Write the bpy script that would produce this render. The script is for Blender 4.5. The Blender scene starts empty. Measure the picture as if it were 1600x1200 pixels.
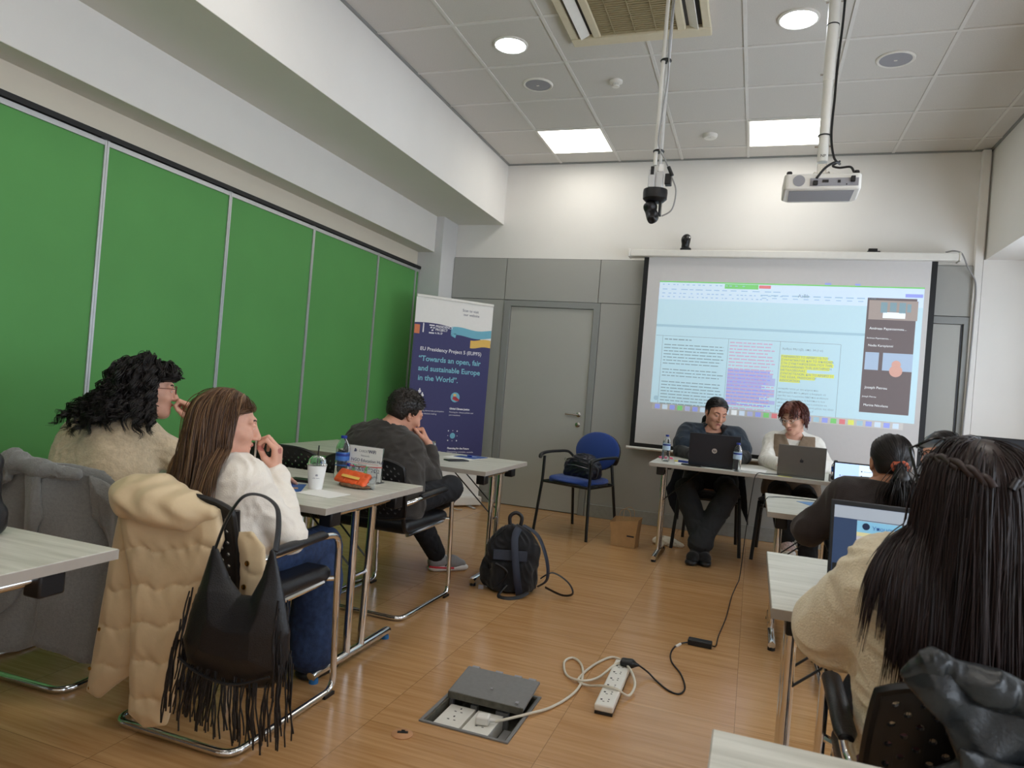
import bpy, math, random
import numpy as np
import openvdb as vdb
from mathutils import Vector, Matrix, Euler
PI = math.pi
random.seed(7); RNG = np.random.default_rng(7)
SC = bpy.context.scene; COL = SC.collection

# ---------------------------------------------------------------- camera, world, exposure, large lights
SC.view_settings.view_transform = 'Standard'; SC.view_settings.look = 'None'
SC.view_settings.gamma = 1.0; SC.view_settings.use_curve_mapping = False
SC.view_settings.exposure = 0.32
SC.cycles.max_bounces = 10; SC.cycles.diffuse_bounces = 7; SC.cycles.glossy_bounces = 4
SC.cycles.transmission_bounces = 8; SC.cycles.transparent_max_bounces = 12
SC.cycles.caustics_reflective = False; SC.cycles.caustics_refractive = False
SC.cycles.sample_clamp_indirect = 6.0
cam = bpy.data.cameras.new('camera'); camo = bpy.data.objects.new('camera', cam); COL.objects.link(camo)
cam.sensor_width = 36.0; cam.lens = 1087.65 / 1600 * 36; cam.clip_start = 0.02
r_, u_, w_ = Vector((0.94101162, 0.32840727, 0.08152171)), Vector((-0.07512859, -0.03213155, 0.99665604)), Vector((-0.3299285, 0.94398953, 0.00556339))
M_ = Matrix((r_, u_, -w_)).transposed().to_4x4(); M_.translation = (0, 0, 1.1965)
camo.matrix_world = M_
cam.dof.use_dof = True; cam.dof.focus_distance = 4.6; cam.dof.aperture_fstop = 8.0
SC.camera = camo
W = bpy.data.worlds.new('daylight'); SC.world = W; W.use_nodes = True
W.node_tree.nodes['Background'].inputs[0].default_value = (0.80, 0.89, 1.0, 1)
W.node_tree.nodes['Background'].inputs[1].default_value = 4.2
LAMP_PANEL = 6.5      # emission of the ceiling light panels
LAMP_SPOT = 20.0       # emission of the round downlights

# ---------------------------------------------------------------- materials
def srgb(r, g, b):
    f = lambda c: (c/255/12.92) if c/255 <= .04045 else ((c/255+.055)/1.055)**2.4
    return (f(r), f(g), f(b), 1)
MATS = {}
def mat(name, c, rough=.6, metal=0., noise=.06, nscale=30., bump=0., bscale=200., spec=.5, emit=None, trans=0., stretch=(1,1,1), island=0., aniso=0., sheen=0., alpha=1., ior=1.45, spots=None):
    if name in MATS: return MATS[name]
    m = bpy.data.materials.new(name); m.use_nodes = True; N = m.node_tree.nodes; L = m.node_tree.links
    b = N['Principled BSDF']; c = srgb(*c) if max(c) > 1 else (*c[:3], 1)
    b.inputs['Roughness'].default_value = rough; b.inputs['Metallic'].default_value = metal
    b.inputs['Specular IOR Level'].default_value = spec; b.inputs['IOR'].default_value = ior
    b.inputs['Transmission Weight'].default_value = trans; b.inputs['Alpha'].default_value = alpha
    if sheen: b.inputs['Sheen Weight'].default_value = sheen; b.inputs['Sheen Roughness'].default_value = .5
    if aniso: b.inputs['Anisotropic'].default_value = aniso
    tc = N.new('ShaderNodeTexCoord'); mp = N.new('ShaderNodeMapping'); mp.inputs['Scale'].default_value = stretch
    L.new(tc.outputs['Object'], mp.inputs['Vector'])
    nz = N.new('ShaderNodeTexNoise'); nz.inputs['Scale'].default_value = nscale; nz.inputs['Detail'].default_value = 5
    L.new(mp.outputs['Vector'], nz.inputs['Vector'])
    rp = N.new('ShaderNodeValToRGB'); rp.color_ramp.elements[0].position = .3; rp.color_ramp.elements[1].position = .7
    rp.color_ramp.elements[0].color = [max(0, v*(1-noise)) for v in c[:3]]+[1]
    rp.color_ramp.elements[1].color = [min(1, v*(1+noise)) for v in c[:3]]+[1]
    L.new(nz.outputs['Fac'], rp.inputs['Fac']); out = rp.outputs['Color']
    if island:
        g = N.new('ShaderNodeNewGeometry'); r2 = N.new('ShaderNodeValToRGB')
        cols = island; r2.color_ramp.elements[0].color = srgb(*cols[0]); r2.color_ramp.elements[1].color = srgb(*cols[-1])
        for i, cc in enumerate(cols[1:-1]):
            e = r2.color_ramp.elements.new((i+1)/(len(cols)-1)); e.color = srgb(*cc)
        L.new(g.outputs['Random Per Island'], r2.inputs['Fac']); out = r2.outputs['Color']
    L.new(out, b.inputs['Base Color'])
    if bump:
        n2 = N.new('ShaderNodeTexNoise'); n2.inputs['Scale'].default_value = bscale; n2.inputs['Detail'].default_value = 3
        L.new(mp.outputs['Vector'], n2.inputs['Vector'])
        bp = N.new('ShaderNodeBump'); bp.inputs['Strength'].default_value = bump; bp.inputs['Distance'].default_value = .004
        L.new(n2.outputs['Fac'], bp.inputs['Height']); L.new(bp.outputs['Normal'], b.inputs['Normal'])
    if emit: 
        b.inputs['Emission Color'].default_value = c; b.inputs['Emission Strength'].default_value = emit
    MATS[name] = m; return m
def M(n): return MATS[n]

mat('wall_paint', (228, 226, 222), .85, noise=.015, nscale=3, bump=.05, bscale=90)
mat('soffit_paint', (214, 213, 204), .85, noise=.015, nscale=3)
mat('fascia_paint', (214, 206, 190), .8, noise=.02, nscale=3)
mat('column_paint', (208, 208, 208), .8, noise=.015, nscale=3)
mat('ceiling_tile', (206, 203, 198), .95, noise=.05, nscale=160, bump=.15, bscale=300)
mat('ceiling_grid', (216, 214, 210), .5, noise=.02)
mat('green_board', (86, 148, 80), .55, noise=.05, nscale=1.6, spec=.3)
mat('rail_black', (22, 22, 24), .5)
mat('aluminium', (198, 200, 202), .35, metal=.7, noise=.03)
mat('panel_grey', (163, 163, 158), .5, noise=.015, nscale=2, bump=.02)
mat('frame_grey', (140, 142, 140), .45, noise=.015, nscale=2)
mat('joint_dark', (70, 70, 70), .7)
mat('door_grey', (172, 172, 166), .45, noise=.015, nscale=2)
mat('base_grey', (150, 152, 148), .5)
mat('chrome', (225, 225, 225), .08, metal=1, noise=.01)
mat('steel', (180, 178, 172), .25, metal=1, noise=.03)
mat('white_plastic', (226, 224, 218), .4, noise=.02)
mat('cream_plastic', (214, 204, 178), .45, noise=.02)
mat('grille_tan', (160, 148, 116), .6, noise=.05, nscale=200)
mat('speaker_grey', (150, 150, 156), .6, noise=.08, nscale=400)
mat('black_plastic', (20, 20, 22), .38, noise=.1, nscale=60)
mat('black_metal', (17, 17, 19), .35, noise=.1)
mat('black_leather', (24, 24, 27), .36, noise=.15, nscale=80, bump=.25, bscale=260)
mat('black_cloth', (22, 22, 25), .9, noise=.15, nscale=90, bump=.3, bscale=350, sheen=.15)
mat('table_edge', (160, 152, 142), .5, noise=.04, stretch=(1, 1, 1))
mat('blue_fabric', (36, 66, 138), .9, noise=.12, nscale=300, bump=.4, bscale=500, sheen=.2)
mat('kraft_paper', (176, 140, 98), .85, noise=.06, nscale=25, bump=.1, bscale=40)
mat('white_paper', (232, 231, 228), .8, noise=.01)
mat('cream_cloth', (224, 216, 196), .9, noise=.03)
mat('blue_card', (44, 84, 158), .5, noise=.04)
mat('light_blue_card', (88, 134, 186), .5, noise=.04)
mat('grey_plastic', (120, 120, 120), .5, noise=.05, nscale=60)
mat('dark_cavity', (84, 82, 72), .8, noise=.25, nscale=40, bump=.4, bscale=50)
mat('socket_white', (228, 226, 218), .35, noise=.02)
mat('copper_disc', (188, 138, 96), .45, noise=.06)
mat('cable_white', (214, 208, 192), .45, noise=.02)
mat('cable_grey', (150, 150, 150), .5, noise=.02)
mat('glide_blue', (40, 110, 170), .4)
mat('navy_print', (56, 56, 104), .6, noise=.02)
mat('teal_print', (112, 178, 200), .6, noise=.02)
mat('text_teal', (124, 190, 208), .6, noise=.01)
mat('yellow_print', (226, 184, 92), .6, noise=.02)
mat('orange_print', (214, 124, 82), .6, noise=.02)
mat('text_white', (226, 226, 232), .6, noise=.01)
mat('text_dark', (52, 54, 90), .6, noise=.01)
mat('text_black', (40, 40, 46), .6, noise=.01)
mat('text_grey', (130, 130, 134), .6, noise=.01)
mat('text_red', (190, 64, 74), .6, noise=.01)
mat('red_print', (206, 66, 60), .5, noise=.02)
mat('clear_plastic', (240, 246, 250), .06, trans=.96, noise=.0, ior=1.25)
mat('water', (225, 240, 248), .02, trans=1, noise=0, ior=1.33)
mat('label_blue', (60, 110, 186), .4, noise=.1, nscale=80)
mat('label_pale', (176, 200, 222), .4, noise=.15, nscale=60)
mat('label_navy', (30, 52, 134), .4, noise=.05)
mat('cap_blue', (26, 50, 142), .35)
mat('laptop_black', (32, 36, 44), .32, noise=.05)
mat('laptop_grey', (110, 108, 104), .4, metal=.5, noise=.02)
mat('key_black', (14, 14, 16), .5)
mat('screen_border', (14, 15, 18), .5)
mat('screen_fabric', (214, 212, 212), .9, noise=.01)
mat('screen_fabric_back', (230, 228, 226), .9, noise=.01)

def emat(name, c, s):
    return mat(name, c, .8, emit=s, noise=.01, spec=.1)
emat('lamp_panel', (255, 250, 241), LAMP_PANEL)
emat('lamp_spot', (240, 246, 255), LAMP_SPOT)

def wood_mat(name, c1, c2, sc, rough, tile=None, bump=.02):
    m = bpy.data.materials.new(name); m.use_nodes = True; N = m.node_tree.nodes; L = m.node_tree.links
    b = N['Principled BSDF']; b.inputs['Roughness'].default_value = rough
    tc = N.new('ShaderNodeTexCoord'); vec = tc.outputs['Object']
    sep = N.new('ShaderNodeSeparateXYZ'); L.new(vec, sep.inputs[0])
    def mth(op, a, bb=None):
        n = N.new('ShaderNodeMath'); n.operation = op
        for i, v in enumerate((a, bb)):
            if v is None: continue
            if isinstance(v, (int, float)): n.inputs[i].default_value = v
            else: L.new(v, n.inputs[i])
        return n.outputs[0]
    off = None
    if tile:
        tx = mth('DIVIDE', mth('SUBTRACT', sep.outputs[0], tile[1]), tile[0]); ty = mth('DIVIDE', mth('SUBTRACT', sep.outputs[1], tile[2]), tile[0])
        cx, cy = mth('FLOOR', tx), mth('FLOOR', ty)
        cmb = N.new('ShaderNodeCombineXYZ'); L.new(cx, cmb.inputs[0]); L.new(cy, cmb.inputs[1])
        wn = N.new('ShaderNodeTexWhiteNoise'); wn.noise_dimensions = '3D'; L.new(cmb.outputs[0], wn.inputs['Vector'])
        off = wn
        fx, fy = mth('FRACT', tx), mth('FRACT', ty)
        ex = mth('MINIMUM', fx, mth('SUBTRACT', 1.0, fx)); ey = mth('MINIMUM', fy, mth('SUBTRACT', 1.0, fy))
        seam = mth('LESS_THAN', mth('MINIMUM', ex, ey), tile[3] / tile[0])
    mp = N.new('ShaderNodeMapping'); mp.inputs['Scale'].default_value = sc; L.new(vec, mp.inputs['Vector'])
    if off:
        ad = N.new('ShaderNodeVectorMath'); ad.operation = 'MULTIPLY_ADD'; ad.inputs[1].default_value = (3, 3, 3)
        L.new(off.outputs['Color'], ad.inputs[0]); L.new(vec, ad.inputs[2]); L.new(ad.outputs[0], mp.inputs['Vector'])
    n1 = N.new('ShaderNodeTexNoise'); n1.inputs['Scale'].default_value = 1; n1.inputs['Detail'].default_value = 6; n1.inputs['Roughness'].default_value = .62
    L.new(mp.outputs[0], n1.inputs['Vector'])
    n3 = N.new('ShaderNodeTexNoise'); n3.inputs['Scale'].default_value = .35; n3.inputs['Detail'].default_value = 3; L.new(mp.outputs[0], n3.inputs['Vector'])
    fac = mth('ADD', mth('MULTIPLY', n1.outputs['Fac'], .65), mth('MULTIPLY', n3.outputs['Fac'], .35))
    if off: fac = mth('ADD', fac, mth('MULTIPLY', mth('SUBTRACT', off.outputs['Value'], .5), .07))
    rp = N.new('ShaderNodeValToRGB'); rp.color_ramp.elements[0].position = .36; rp.color_ramp.elements[1].position = .66
    rp.color_ramp.elements[0].color = srgb(*c1); rp.color_ramp.elements[1].color = srgb(*c2)
    L.new(fac, rp.inputs['Fac']); out = rp.outputs['Color']
    if tile:
        mx = N.new('ShaderNodeMix'); mx.data_type = 'RGBA'; L.new(mth('MULTIPLY', seam, .6), mx.inputs[0]); L.new(out, mx.inputs[6]); mx.inputs[7].default_value = srgb(80, 56, 34)
        out = mx.outputs[2]
        L.new(mth('ADD', mth('MULTIPLY', n1.outputs['Fac'], .12), rough-.06), b.inputs['Roughness'])
    L.new(out, b.inputs['Base Color'])
    bp = N.new('ShaderNodeBump'); bp.inputs['Strength'].default_value = bump; bp.inputs['Distance'].default_value = .002
    L.new(n1.outputs['Fac'], bp.inputs['Height']); L.new(bp.outputs[0], b.inputs['Normal'])
    MATS[name] = m
wood_mat('floor_wood', (176, 130, 82), (203, 160, 112), (2.6, 62, 1), .22, tile=(.6, .02, .37, .0011))
wood_mat('table_laminate', (176, 174, 162), (216, 214, 204), (3, 42, 1), .42)

# ---------------------------------------------------------------- mesh helpers
def tag(o, label=None, cat=None, group=None, kind=None):
    if label: o['label'] = label
    if cat: o['category'] = cat
    if group: o['group'] = group
    if kind: o['kind'] = kind
    return o
def empty(name, loc=(0,0,0), rz=0, label=None, cat=None, group=None):
    o = bpy.data.objects.new(name, None); COL.objects.link(o); o.location = loc; o.rotation_euler = (0,0,rz); o.empty_display_size = .05
    return tag(o, label, cat, group)
def frame(d, up=(0,0,1)):
    d = Vector(d).normalized(); up = Vector(up)
    if abs(d.dot(up)) > .98: up = Vector((0,1,0)) if abs(d.y) < .9 else Vector((1,0,0))
    x = d.cross(up).normalized(); y = x.cross(d).normalized()
    return x, y, d
def smooth_path(pts, n=6, closed=False):
    P = [Vector(p) for p in pts]; out = []
    m = len(P)
    rng = range(m if closed else m-1)
    for i in rng:
        if closed: p0, p1, p2, p3 = P[(i-1) % m], P[i], P[(i+1) % m], P[(i+2) % m]
        else: p0, p1, p2, p3 = P[max(i-1,0)], P[i], P[i+1], P[min(i+2,m-1)]
        for k in range(n):
            t = k/n
            out.append(.5*((2*p1)+(-p0+p2)*t+(2*p0-5*p1+4*p2-p3)*t*t+(-p0+3*p1-3*p2+p3)*t**3))
    if not closed: out.append(P[-1])
    return out
def round_path(pts, r, n=6):
    P = [Vector(p) for p in pts]; out = [P[0]]
    for i in range(1, len(P)-1):
        a, b = (P[i-1]-P[i]), (P[i+1]-P[i]); rr = min(r, a.length*.49, b.length*.49)
        s, e = P[i]+a.normalized()*rr, P[i]+b.normalized()*rr
        for k in range(n+1):
            t = k/n; out.append(s*(1-t)**2+P[i]*2*t*(1-t)+e*t*t)
    out.append(P[-1]); return out
class MB:
    def __init__(s): s.v = []; s.f = []; s.m = []; s.mi = 0
    def add(s, vs, fs):
        o = len(s.v); s.v += [tuple(v) for v in vs]; s.f += [tuple(i+o for i in f) for f in fs]; s.m += [s.mi]*len(fs); return s
    def box(s, c, d, rot=None):
        R = Euler(rot).to_matrix() if rot else Matrix.Identity(3); c = Vector(c); h = [x/2 for x in d]
        vs = [c+R@Vector((x*h[0], y*h[1], z*h[2])) for x in (-1,1) for y in (-1,1) for z in (-1,1)]
        return s.add(vs, [(0,1,3,2),(4,6,7,5),(0,4,5,1),(2,3,7,6),(0,2,6,4),(1,5,7,3)])
    def bx(s, a, b):
        return s.box([(p+q)/2 for p, q in zip(a, b)], [abs(q-p) for p, q in zip(a, b)])
    def cyl(s, a, b, r, r2=None, n=16, caps=True):
        a, b = Vector(a), Vector(b); r2 = r if r2 is None else r2; x, y, d = frame(b-a); vs = []
        for c, rr in ((a, r), (b, r2)):
            vs += [c+(x*math.cos(2*PI*k/n)+y*math.sin(2*PI*k/n))*rr for k in range(n)]
        fs = [(k, (k+1) % n, n+(k+1) % n, n+k) for k in range(n)]
        if caps: fs += [tuple(range(n))[::-1], tuple(range(n, 2*n))]
        return s.add(vs, fs)
    def tube(s, pts, r, n=8, closed=False, flat=1.0, up=(0,0,1)):
        P = [Vector(p) for p in pts]; m = len(P); vs = []; px = None
        for i in range(m):
            if closed: d = P[(i+1) % m]-P[(i-1) % m]
            else: d = P[min(i+1, m-1)]-P[max(i-1, 0)]
            if d.length < 1e-9: d = Vector((0,0,1))
            d.normalize()
            if px is None: x, y, _ = frame(d, up)
            else:
                x = (px-d*px.dot(d)); x = x.normalized() if x.length > 1e-6 else frame(d)[0]; y = x.cross(d)
            px = x; rr = r[i] if isinstance(r, (list, tuple)) else r
            vs += [P[i]+(x*math.cos(2*PI*k/n)+y*math.sin(2*PI*k/n)*flat)*rr for k in range(n)]
        fs = [(i*n+k, i*n+(k+1) % n, ((i+1) % m)*n+(k+1) % n, ((i+1) % m)*n+k) for i in range(m if closed else m-1) for k in range(n)]
        if not closed: fs += [tuple(range(n))[::-1], tuple(range((m-1)*n, m*n))]
        return s.add(vs, fs)
    def lathe(s, prof, c=(0,0,0), n=24, axis=(0,0,1), cap=True):
        c = Vector(c); x, y, d = frame(axis); vs = []
        for (r, z) in prof: vs += [c+d*z+(x*math.cos(2*PI*k/n)+y*math.sin(2*PI*k/n))*r for k in range(n)]
        fs = [(i*n+k, i*n+(k+1) % n, (i+1)*n+(k+1) % n, (i+1)*n+k) for i in range(len(prof)-1) for k in range(n)]
        if cap: fs += [tuple(range(n))[::-1], tuple(range((len(prof)-1)*n, len(prof)*n))]
        return s.add(vs, fs)
    def prism(s, poly, o, ex, ey, ez):   # poly in (ex,ey) plane, extruded by vector ez
        o, ex, ey, ez = map(Vector, (o, ex, ey, ez)); n = len(poly)
        vs = [o+ex*p[0]+ey*p[1] for p in poly]+[o+ex*p[0]+ey*p[1]+ez for p in poly]
        return s.add(vs, [tuple(range(n))[::-1], tuple(range(n, 2*n))]+[(k, (k+1) % n, n+(k+1) % n, n+k) for k in range(n)])
    def rect(s, o, ex, ey):
        o, ex, ey = map(Vector, (o, ex, ey)); return s.add([o, o+ex, o+ex+ey, o+ey], [(0,1,2,3)])
    def build(s, name, mats, parent=None, bevel=0., smooth=True, seg=2, solid=0., sub=0):
        me = bpy.data.meshes.new(name); me.from_pydata(s.v, [], s.f)
        for m in (mats if isinstance(mats, (list, tuple)) else [mats]): me.materials.append(M(m) if isinstance(m, str) else m)
        me.polygons.foreach_set('material_index', s.m)
        if smooth: me.polygons.foreach_set('use_smooth', [True]*len(s.f)); me.set_sharp_from_angle(angle=math.radians(38))
        o = bpy.data.objects.new(name, me); COL.objects.link(o)
        if parent: o.parent = parent
        if solid: md = o.modifiers.new('s', 'SOLIDIFY'); md.thickness = solid; md.offset = 0
        if sub: md = o.modifiers.new('u', 'SUBSURF'); md.levels = md.render_levels = sub
        if bevel: md = o.modifiers.new('b', 'BEVEL'); md.width = bevel; md.segments = seg; md.limit_method = 'ANGLE'
        return o
def struct(name, mb, mats, parent=None, **k):
    o = mb.build(name, mats, parent, **k)
    if parent is None: o['kind'] = 'structure'
    return o
def text(s, name, loc, size, m, parent, ex=(1,0,0), ey=(0,0,1), align='LEFT', ext=.0002, bold=0., width=None):
    cu = bpy.data.curves.new(name, 'FONT'); cu.body = s; cu.size = size; cu.align_x = align; cu.extrude = ext; cu.offset = bold; cu.resolution_u = 3
    o = bpy.data.objects.new(name, cu); COL.objects.link(o); o.parent = parent
    ex, ey = Vector(ex).normalized(), Vector(ey).normalized(); R = Matrix((ex, ey, ex.cross(ey))).transposed().to_4x4()
    R.translation = loc; o.matrix_local = R; cu.materials.append(M(m) if isinstance(m, str) else m)
    return o
def copy_tree(o, parent=None):
    c = o.copy(); COL.objects.link(c); c.parent = parent
    for ch in list(o.children): copy_tree(ch, c)
    return c

# ---------------------------------------------------------------- implicit-surface modeller (for bodies, cloth, bags)
class SDF:
    def __init__(s): s.p = []
    def cone(s, a, b, ra, rb=None, k=.03, op=1):
        s.p.append(('c', np.array(a, float), np.array(b, float), ra, ra if rb is None else rb, k, op)); return s
    def ell(s, c, r, R=None, k=.03, op=1):
        s.p.append(('e', np.array(c, float), np.array(r, float)*np.ones(3), np.eye(3) if R is None else np.array(R, float), None, k, op)); return s
    def box(s, c, h, R=None, rd=.01, k=.01, op=1):
        s.p.append(('b', np.array(c, float), np.array(h, float), np.eye(3) if R is None else np.array(R, float), rd, k, op)); return s
    def chain(s, pts, rs, k=.03):
        for i in range(len(pts)-1): s.cone(pts[i], pts[i+1], rs[i], rs[i+1], k)
        return s
    @staticmethod
    def d1(p, P):
        if p[0] == 'c':
            a, b = p[1], p[2]; ab = b-a; L = max(ab@ab, 1e-9); t = np.clip(((P-a)@ab)/L, 0, 1)
            return np.linalg.norm(P-a-t[..., None]*ab, axis=-1)-(p[3]+(p[4]-p[3])*t)
        if p[0] == 'e':
            q = (P-p[1])@p[3]; r = p[2]; k0 = np.linalg.norm(q/r, axis=-1); k1 = np.linalg.norm(q/(r*r), axis=-1)+1e-9
            return k0*(k0-1)/k1
        q = np.abs((P-p[1])@p[3])-(p[2]-p[4]); return np.linalg.norm(np.maximum(q, 0), axis=-1)+np.minimum(q.max(axis=-1), 0)-p[4]
    @staticmethod
    def comb(D, d, k, op):
        if op > 0:
            h = np.maximum(k-np.abs(D-d), 0)/k; return np.minimum(D, d)-h*h*k*.25
        d = -d; h = np.maximum(k-np.abs(D-d), 0)/k; return np.maximum(D, d)+h*h*k*.25
    def ev(s, P):
        D = np.full(P.shape[:-1], 1.0)
        for p in s.p: D = s.comb(D, s.d1(p, P), p[-2], p[-1])
        return D
    def bb(s, p):
        if p[0] == 'c':
            r = max(p[3], p[4]); return np.minimum(p[1], p[2])-r, np.maximum(p[1], p[2])+r
        r = np.linalg.norm(p[2]) if p[0] == 'b' else max(p[2]); return p[1]-r, p[1]+r
    def mesh(s, h, disp=None, clip=(), lo=None, hi=None, iso=0., amp=.0):
        pos = [p for p in s.p if p[-1] > 0]
        B = [s.bb(p) for p in pos]; mg = .03+amp
        l = np.min([b[0] for b in B], axis=0)-mg; u = np.max([b[1] for b in B], axis=0)+mg
        if lo is not None: l = np.maximum(l, lo)
        if hi is not None: u = np.minimum(u, hi)
        n = np.ceil((u-l)/h).astype(int)+1
        ax = [l[i]+h*np.arange(n[i]) for i in range(3)]
        D = np.full(n, .2)
        for p in s.p:
            a, b = s.bb(p); m2 = .045
            i0 = np.clip(np.floor((a-m2-l)/h).astype(int), 0, n); i1 = np.clip(np.ceil((b+m2-l)/h).astype(int)+1, 0, n)
            if (i1 <= i0).any(): continue
            X = np.stack(np.meshgrid(*[ax[k][i0[k]:i1[k]] for k in range(3)], indexing='ij'), -1)
            sl = tuple(slice(i0[k], i1[k]) for k in range(3))
            D[sl] = s.comb(D[sl], s.d1(p, X), min(p[-2], .085), p[-1])
        if disp is not None or clip:
            idx = np.nonzero(np.abs(D) < .06) if disp is not None else None
            if disp is not None:
                P = np.stack([ax[k][idx[k]] for k in range(3)], -1); D[idx] += disp(P)
            if clip:
                G = np.meshgrid(*ax, indexing='ij', sparse=True)
                for c in clip:
                    if callable(c): D = np.maximum(D, c(G[0], G[1], G[2]))
                    else:
                        q, nn = c; D = np.maximum(D, (G[0]-q[0])*nn[0]+(G[1]-q[1])*nn[1]+(G[2]-q[2])*nn[2])
        return iso_mesh(D, l, h)
def iso_mesh(D, l, h):
    g = vdb.FloatGrid(.2); g.copyFromArray(np.ascontiguousarray(D.astype(np.float32)))
    g.transform = vdb.createLinearTransform(voxelSize=h)
    pts, quads = g.convertToQuads(isovalue=0.0)
    return np.asarray(pts, float)+l, np.asarray(quads, int)[:, ::-1]
def pillow(poly, fc, fT, h, lo_y, hi_y, holes=()):
    """a padded sheet standing in the X-Z plane: outline poly, centre surface y=fc(x,z), half thickness fT(x,z,inset)"""
    poly = np.array(poly, float); l = np.array([poly[:,0].min()-.02, lo_y, poly[:,1].min()-.02]); u = np.array([poly[:,0].max()+.02, hi_y, poly[:,1].max()+.02])
    n = np.ceil((u-l)/h).astype(int)+1; x = l[0]+h*np.arange(n[0]); y = l[1]+h*np.arange(n[1]); z = l[2]+h*np.arange(n[2])
    X, Z = np.meshgrid(x, z, indexing='ij')
    def pd(poly):
        d = np.full(X.shape, 1e9); s = np.ones(X.shape); m = len(poly)
        for i in range(m):
            a, b = poly[i], poly[(i+1) % m]; e = b-a; wx, wz = X-a[0], Z-a[1]; t = np.clip((wx*e[0]+wz*e[1])/(e@e+1e-12), 0, 1)
            d = np.minimum(d, (wx-e[0]*t)**2+(wz-e[1]*t)**2)
            c1 = Z >= a[1]; c2 = Z < b[1]; c3 = e[0]*wz > e[1]*wx
            s = np.where((c1 & c2 & c3) | (~c1 & ~c2 & ~c3), -s, s)
        return s*np.sqrt(d)
    d2 = pd(poly)
    for hh in holes: d2 = np.maximum(d2, -pd(np.array(hh, float)))
    T = fT(X, Z, np.maximum(-d2, 0)); C = fc(X, Z)
    D = np.abs(y[None, :, None]-C[:, None, :])-T[:, None, :]
    D = np.maximum(D, d2[:, None, :]); return iso_mesh(np.clip(D, -.2, .2), l, h)
def np_obj(name, V, F, mats, parent, base=None, smooth=True, mfun=None):
    V = np.asarray(V, float)
    if base is not None: V = V-np.array(base)
    me = bpy.data.meshes.new(name); k = F.shape[1]
    me.vertices.add(len(V)); me.vertices.foreach_set('co', V.astype(np.float32).ravel())
    me.loops.add(F.size); me.loops.foreach_set('vertex_index', F.astype(np.int32).ravel())
    me.polygons.add(len(F)); me.polygons.foreach_set('loop_start', np.arange(0, F.size, k, dtype=np.int32))
    try: me.polygons.foreach_set('loop_total', np.full(len(F), k, np.int32))
    except Exception: pass
    for m in (mats if isinstance(mats, (list, tuple)) else [mats]): me.materials.append(M(m) if isinstance(m, str) else m)
    if mfun is not None:
        c = V[F].mean(axis=1)+(np.array(base) if base is not None else 0); me.polygons.foreach_set('material_index', mfun(c).astype(np.int32))
    me.polygons.foreach_set('use_smooth', np.full(len(F), smooth)); me.update(calc_edges=True); me.validate()
    o = bpy.data.objects.new(name, me); COL.objects.link(o)
    if parent: o.parent = parent
    return o
def join_np(parts):
    V = []; F = []; o = 0
    for v, f in parts:
        f = np.asarray(f)
        if f.shape[1] == 3: f = np.concatenate([f, f[:, 2:]], 1)
        V.append(v); F.append(f+o); o += len(v)
    return np.concatenate(V), np.concatenate(F)
def waves(seed, amp, wl, n=6, aniso=(1,1,1)):
    r = np.random.default_rng(seed); K = r.normal(size=(n, 3)); K /= np.linalg.norm(K, axis=1)[:, None]; K *= (2*PI/wl)*r.uniform(.7, 1.5, (n, 1))*np.array(aniso); ph = r.uniform(0, 6.28, n)
    K2 = r.normal(size=(3, 3))*2*PI/(wl*3)
    def f(P):
        Q = P+np.sin(P@K2.T)*wl*.35; o = 0
        for i in range(n): o = o+np.sin(Q@K[i]+ph[i])
        o = o/n*1.6; return amp*(np.abs(o)*1.3-.4)
    return f
# ---------------------------------------------------------------- the room
D = 6.769; H = 3.512; XL = -2.60; XR = 1.72; XG = -3.35; XW = 2.35; YB = -2.2
FX0, FX1, FY0, FY1 = -1.017, -.707, 2.255, 2.625   # opening for the floor socket box
o = struct('floor', MB().bx((-3.6, YB, -.09), (FX0, D+.1, 0)).bx((FX1, YB, -.09), (XW+.15, D+.1, 0)).bx((FX0, YB, -.09), (FX1, FY0, 0)).bx((FX0, FY1, -.09), (FX1, D+.1, 0)), 'floor_wood', smooth=False)
# floor box opening is covered by the outlet's own tray just above the boards
struct('ceiling', MB().bx((XL, YB, H), (XR, D+.1, H+.05)), 'ceiling_tile')
g = MB(); tx = -2.026; ty = D-.305
for i in range(-1, 8):
    x = tx+.6*i
    if XL < x < XR: g.bx((x-.011, YB, H-.006), (x+.011, D, H+.001))
for j in range(0, 16):
    y = ty-.6*j
    if y > YB: g.bx((XL, y-.011, H-.0065), (XR, y+.011, H+.001))
struct('trim_1', g, 'ceiling_grid', smooth=False)
g = MB(); g.bx((XL, YB, H-.012), (XL+.02, D, H)); g.bx((XR-.02, YB, H-.012), (XR, D, H)); g.bx((XL, D-.02, H-.012), (XR, D, H))
struct('trim_2', g, 'frame_grey', smooth=False)
struct('wall_back', MB().bx((-3.6, D, 0), (XW+.15, D+.1, H+.05)), 'wall_paint')
struct('wall_front', MB().bx((-3.6, YB-.1, 0), (XW+.15, YB, H+.05)), 'wall_paint')
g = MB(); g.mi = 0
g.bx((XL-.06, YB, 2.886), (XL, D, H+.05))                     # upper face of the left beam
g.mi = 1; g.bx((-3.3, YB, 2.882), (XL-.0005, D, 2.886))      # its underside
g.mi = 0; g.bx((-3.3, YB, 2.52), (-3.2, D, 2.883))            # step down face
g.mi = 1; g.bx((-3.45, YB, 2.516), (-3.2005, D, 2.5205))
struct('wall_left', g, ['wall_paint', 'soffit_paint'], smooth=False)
struct('trim_3', MB().bx((-3.47, YB, 2.365), (-3.385, 6.43, 2.517)), 'fascia_paint')
struct('wall_column', MB().bx((-3.6, 6.42, 0), (-3.118, D, 2.884)), 'column_paint')
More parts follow.
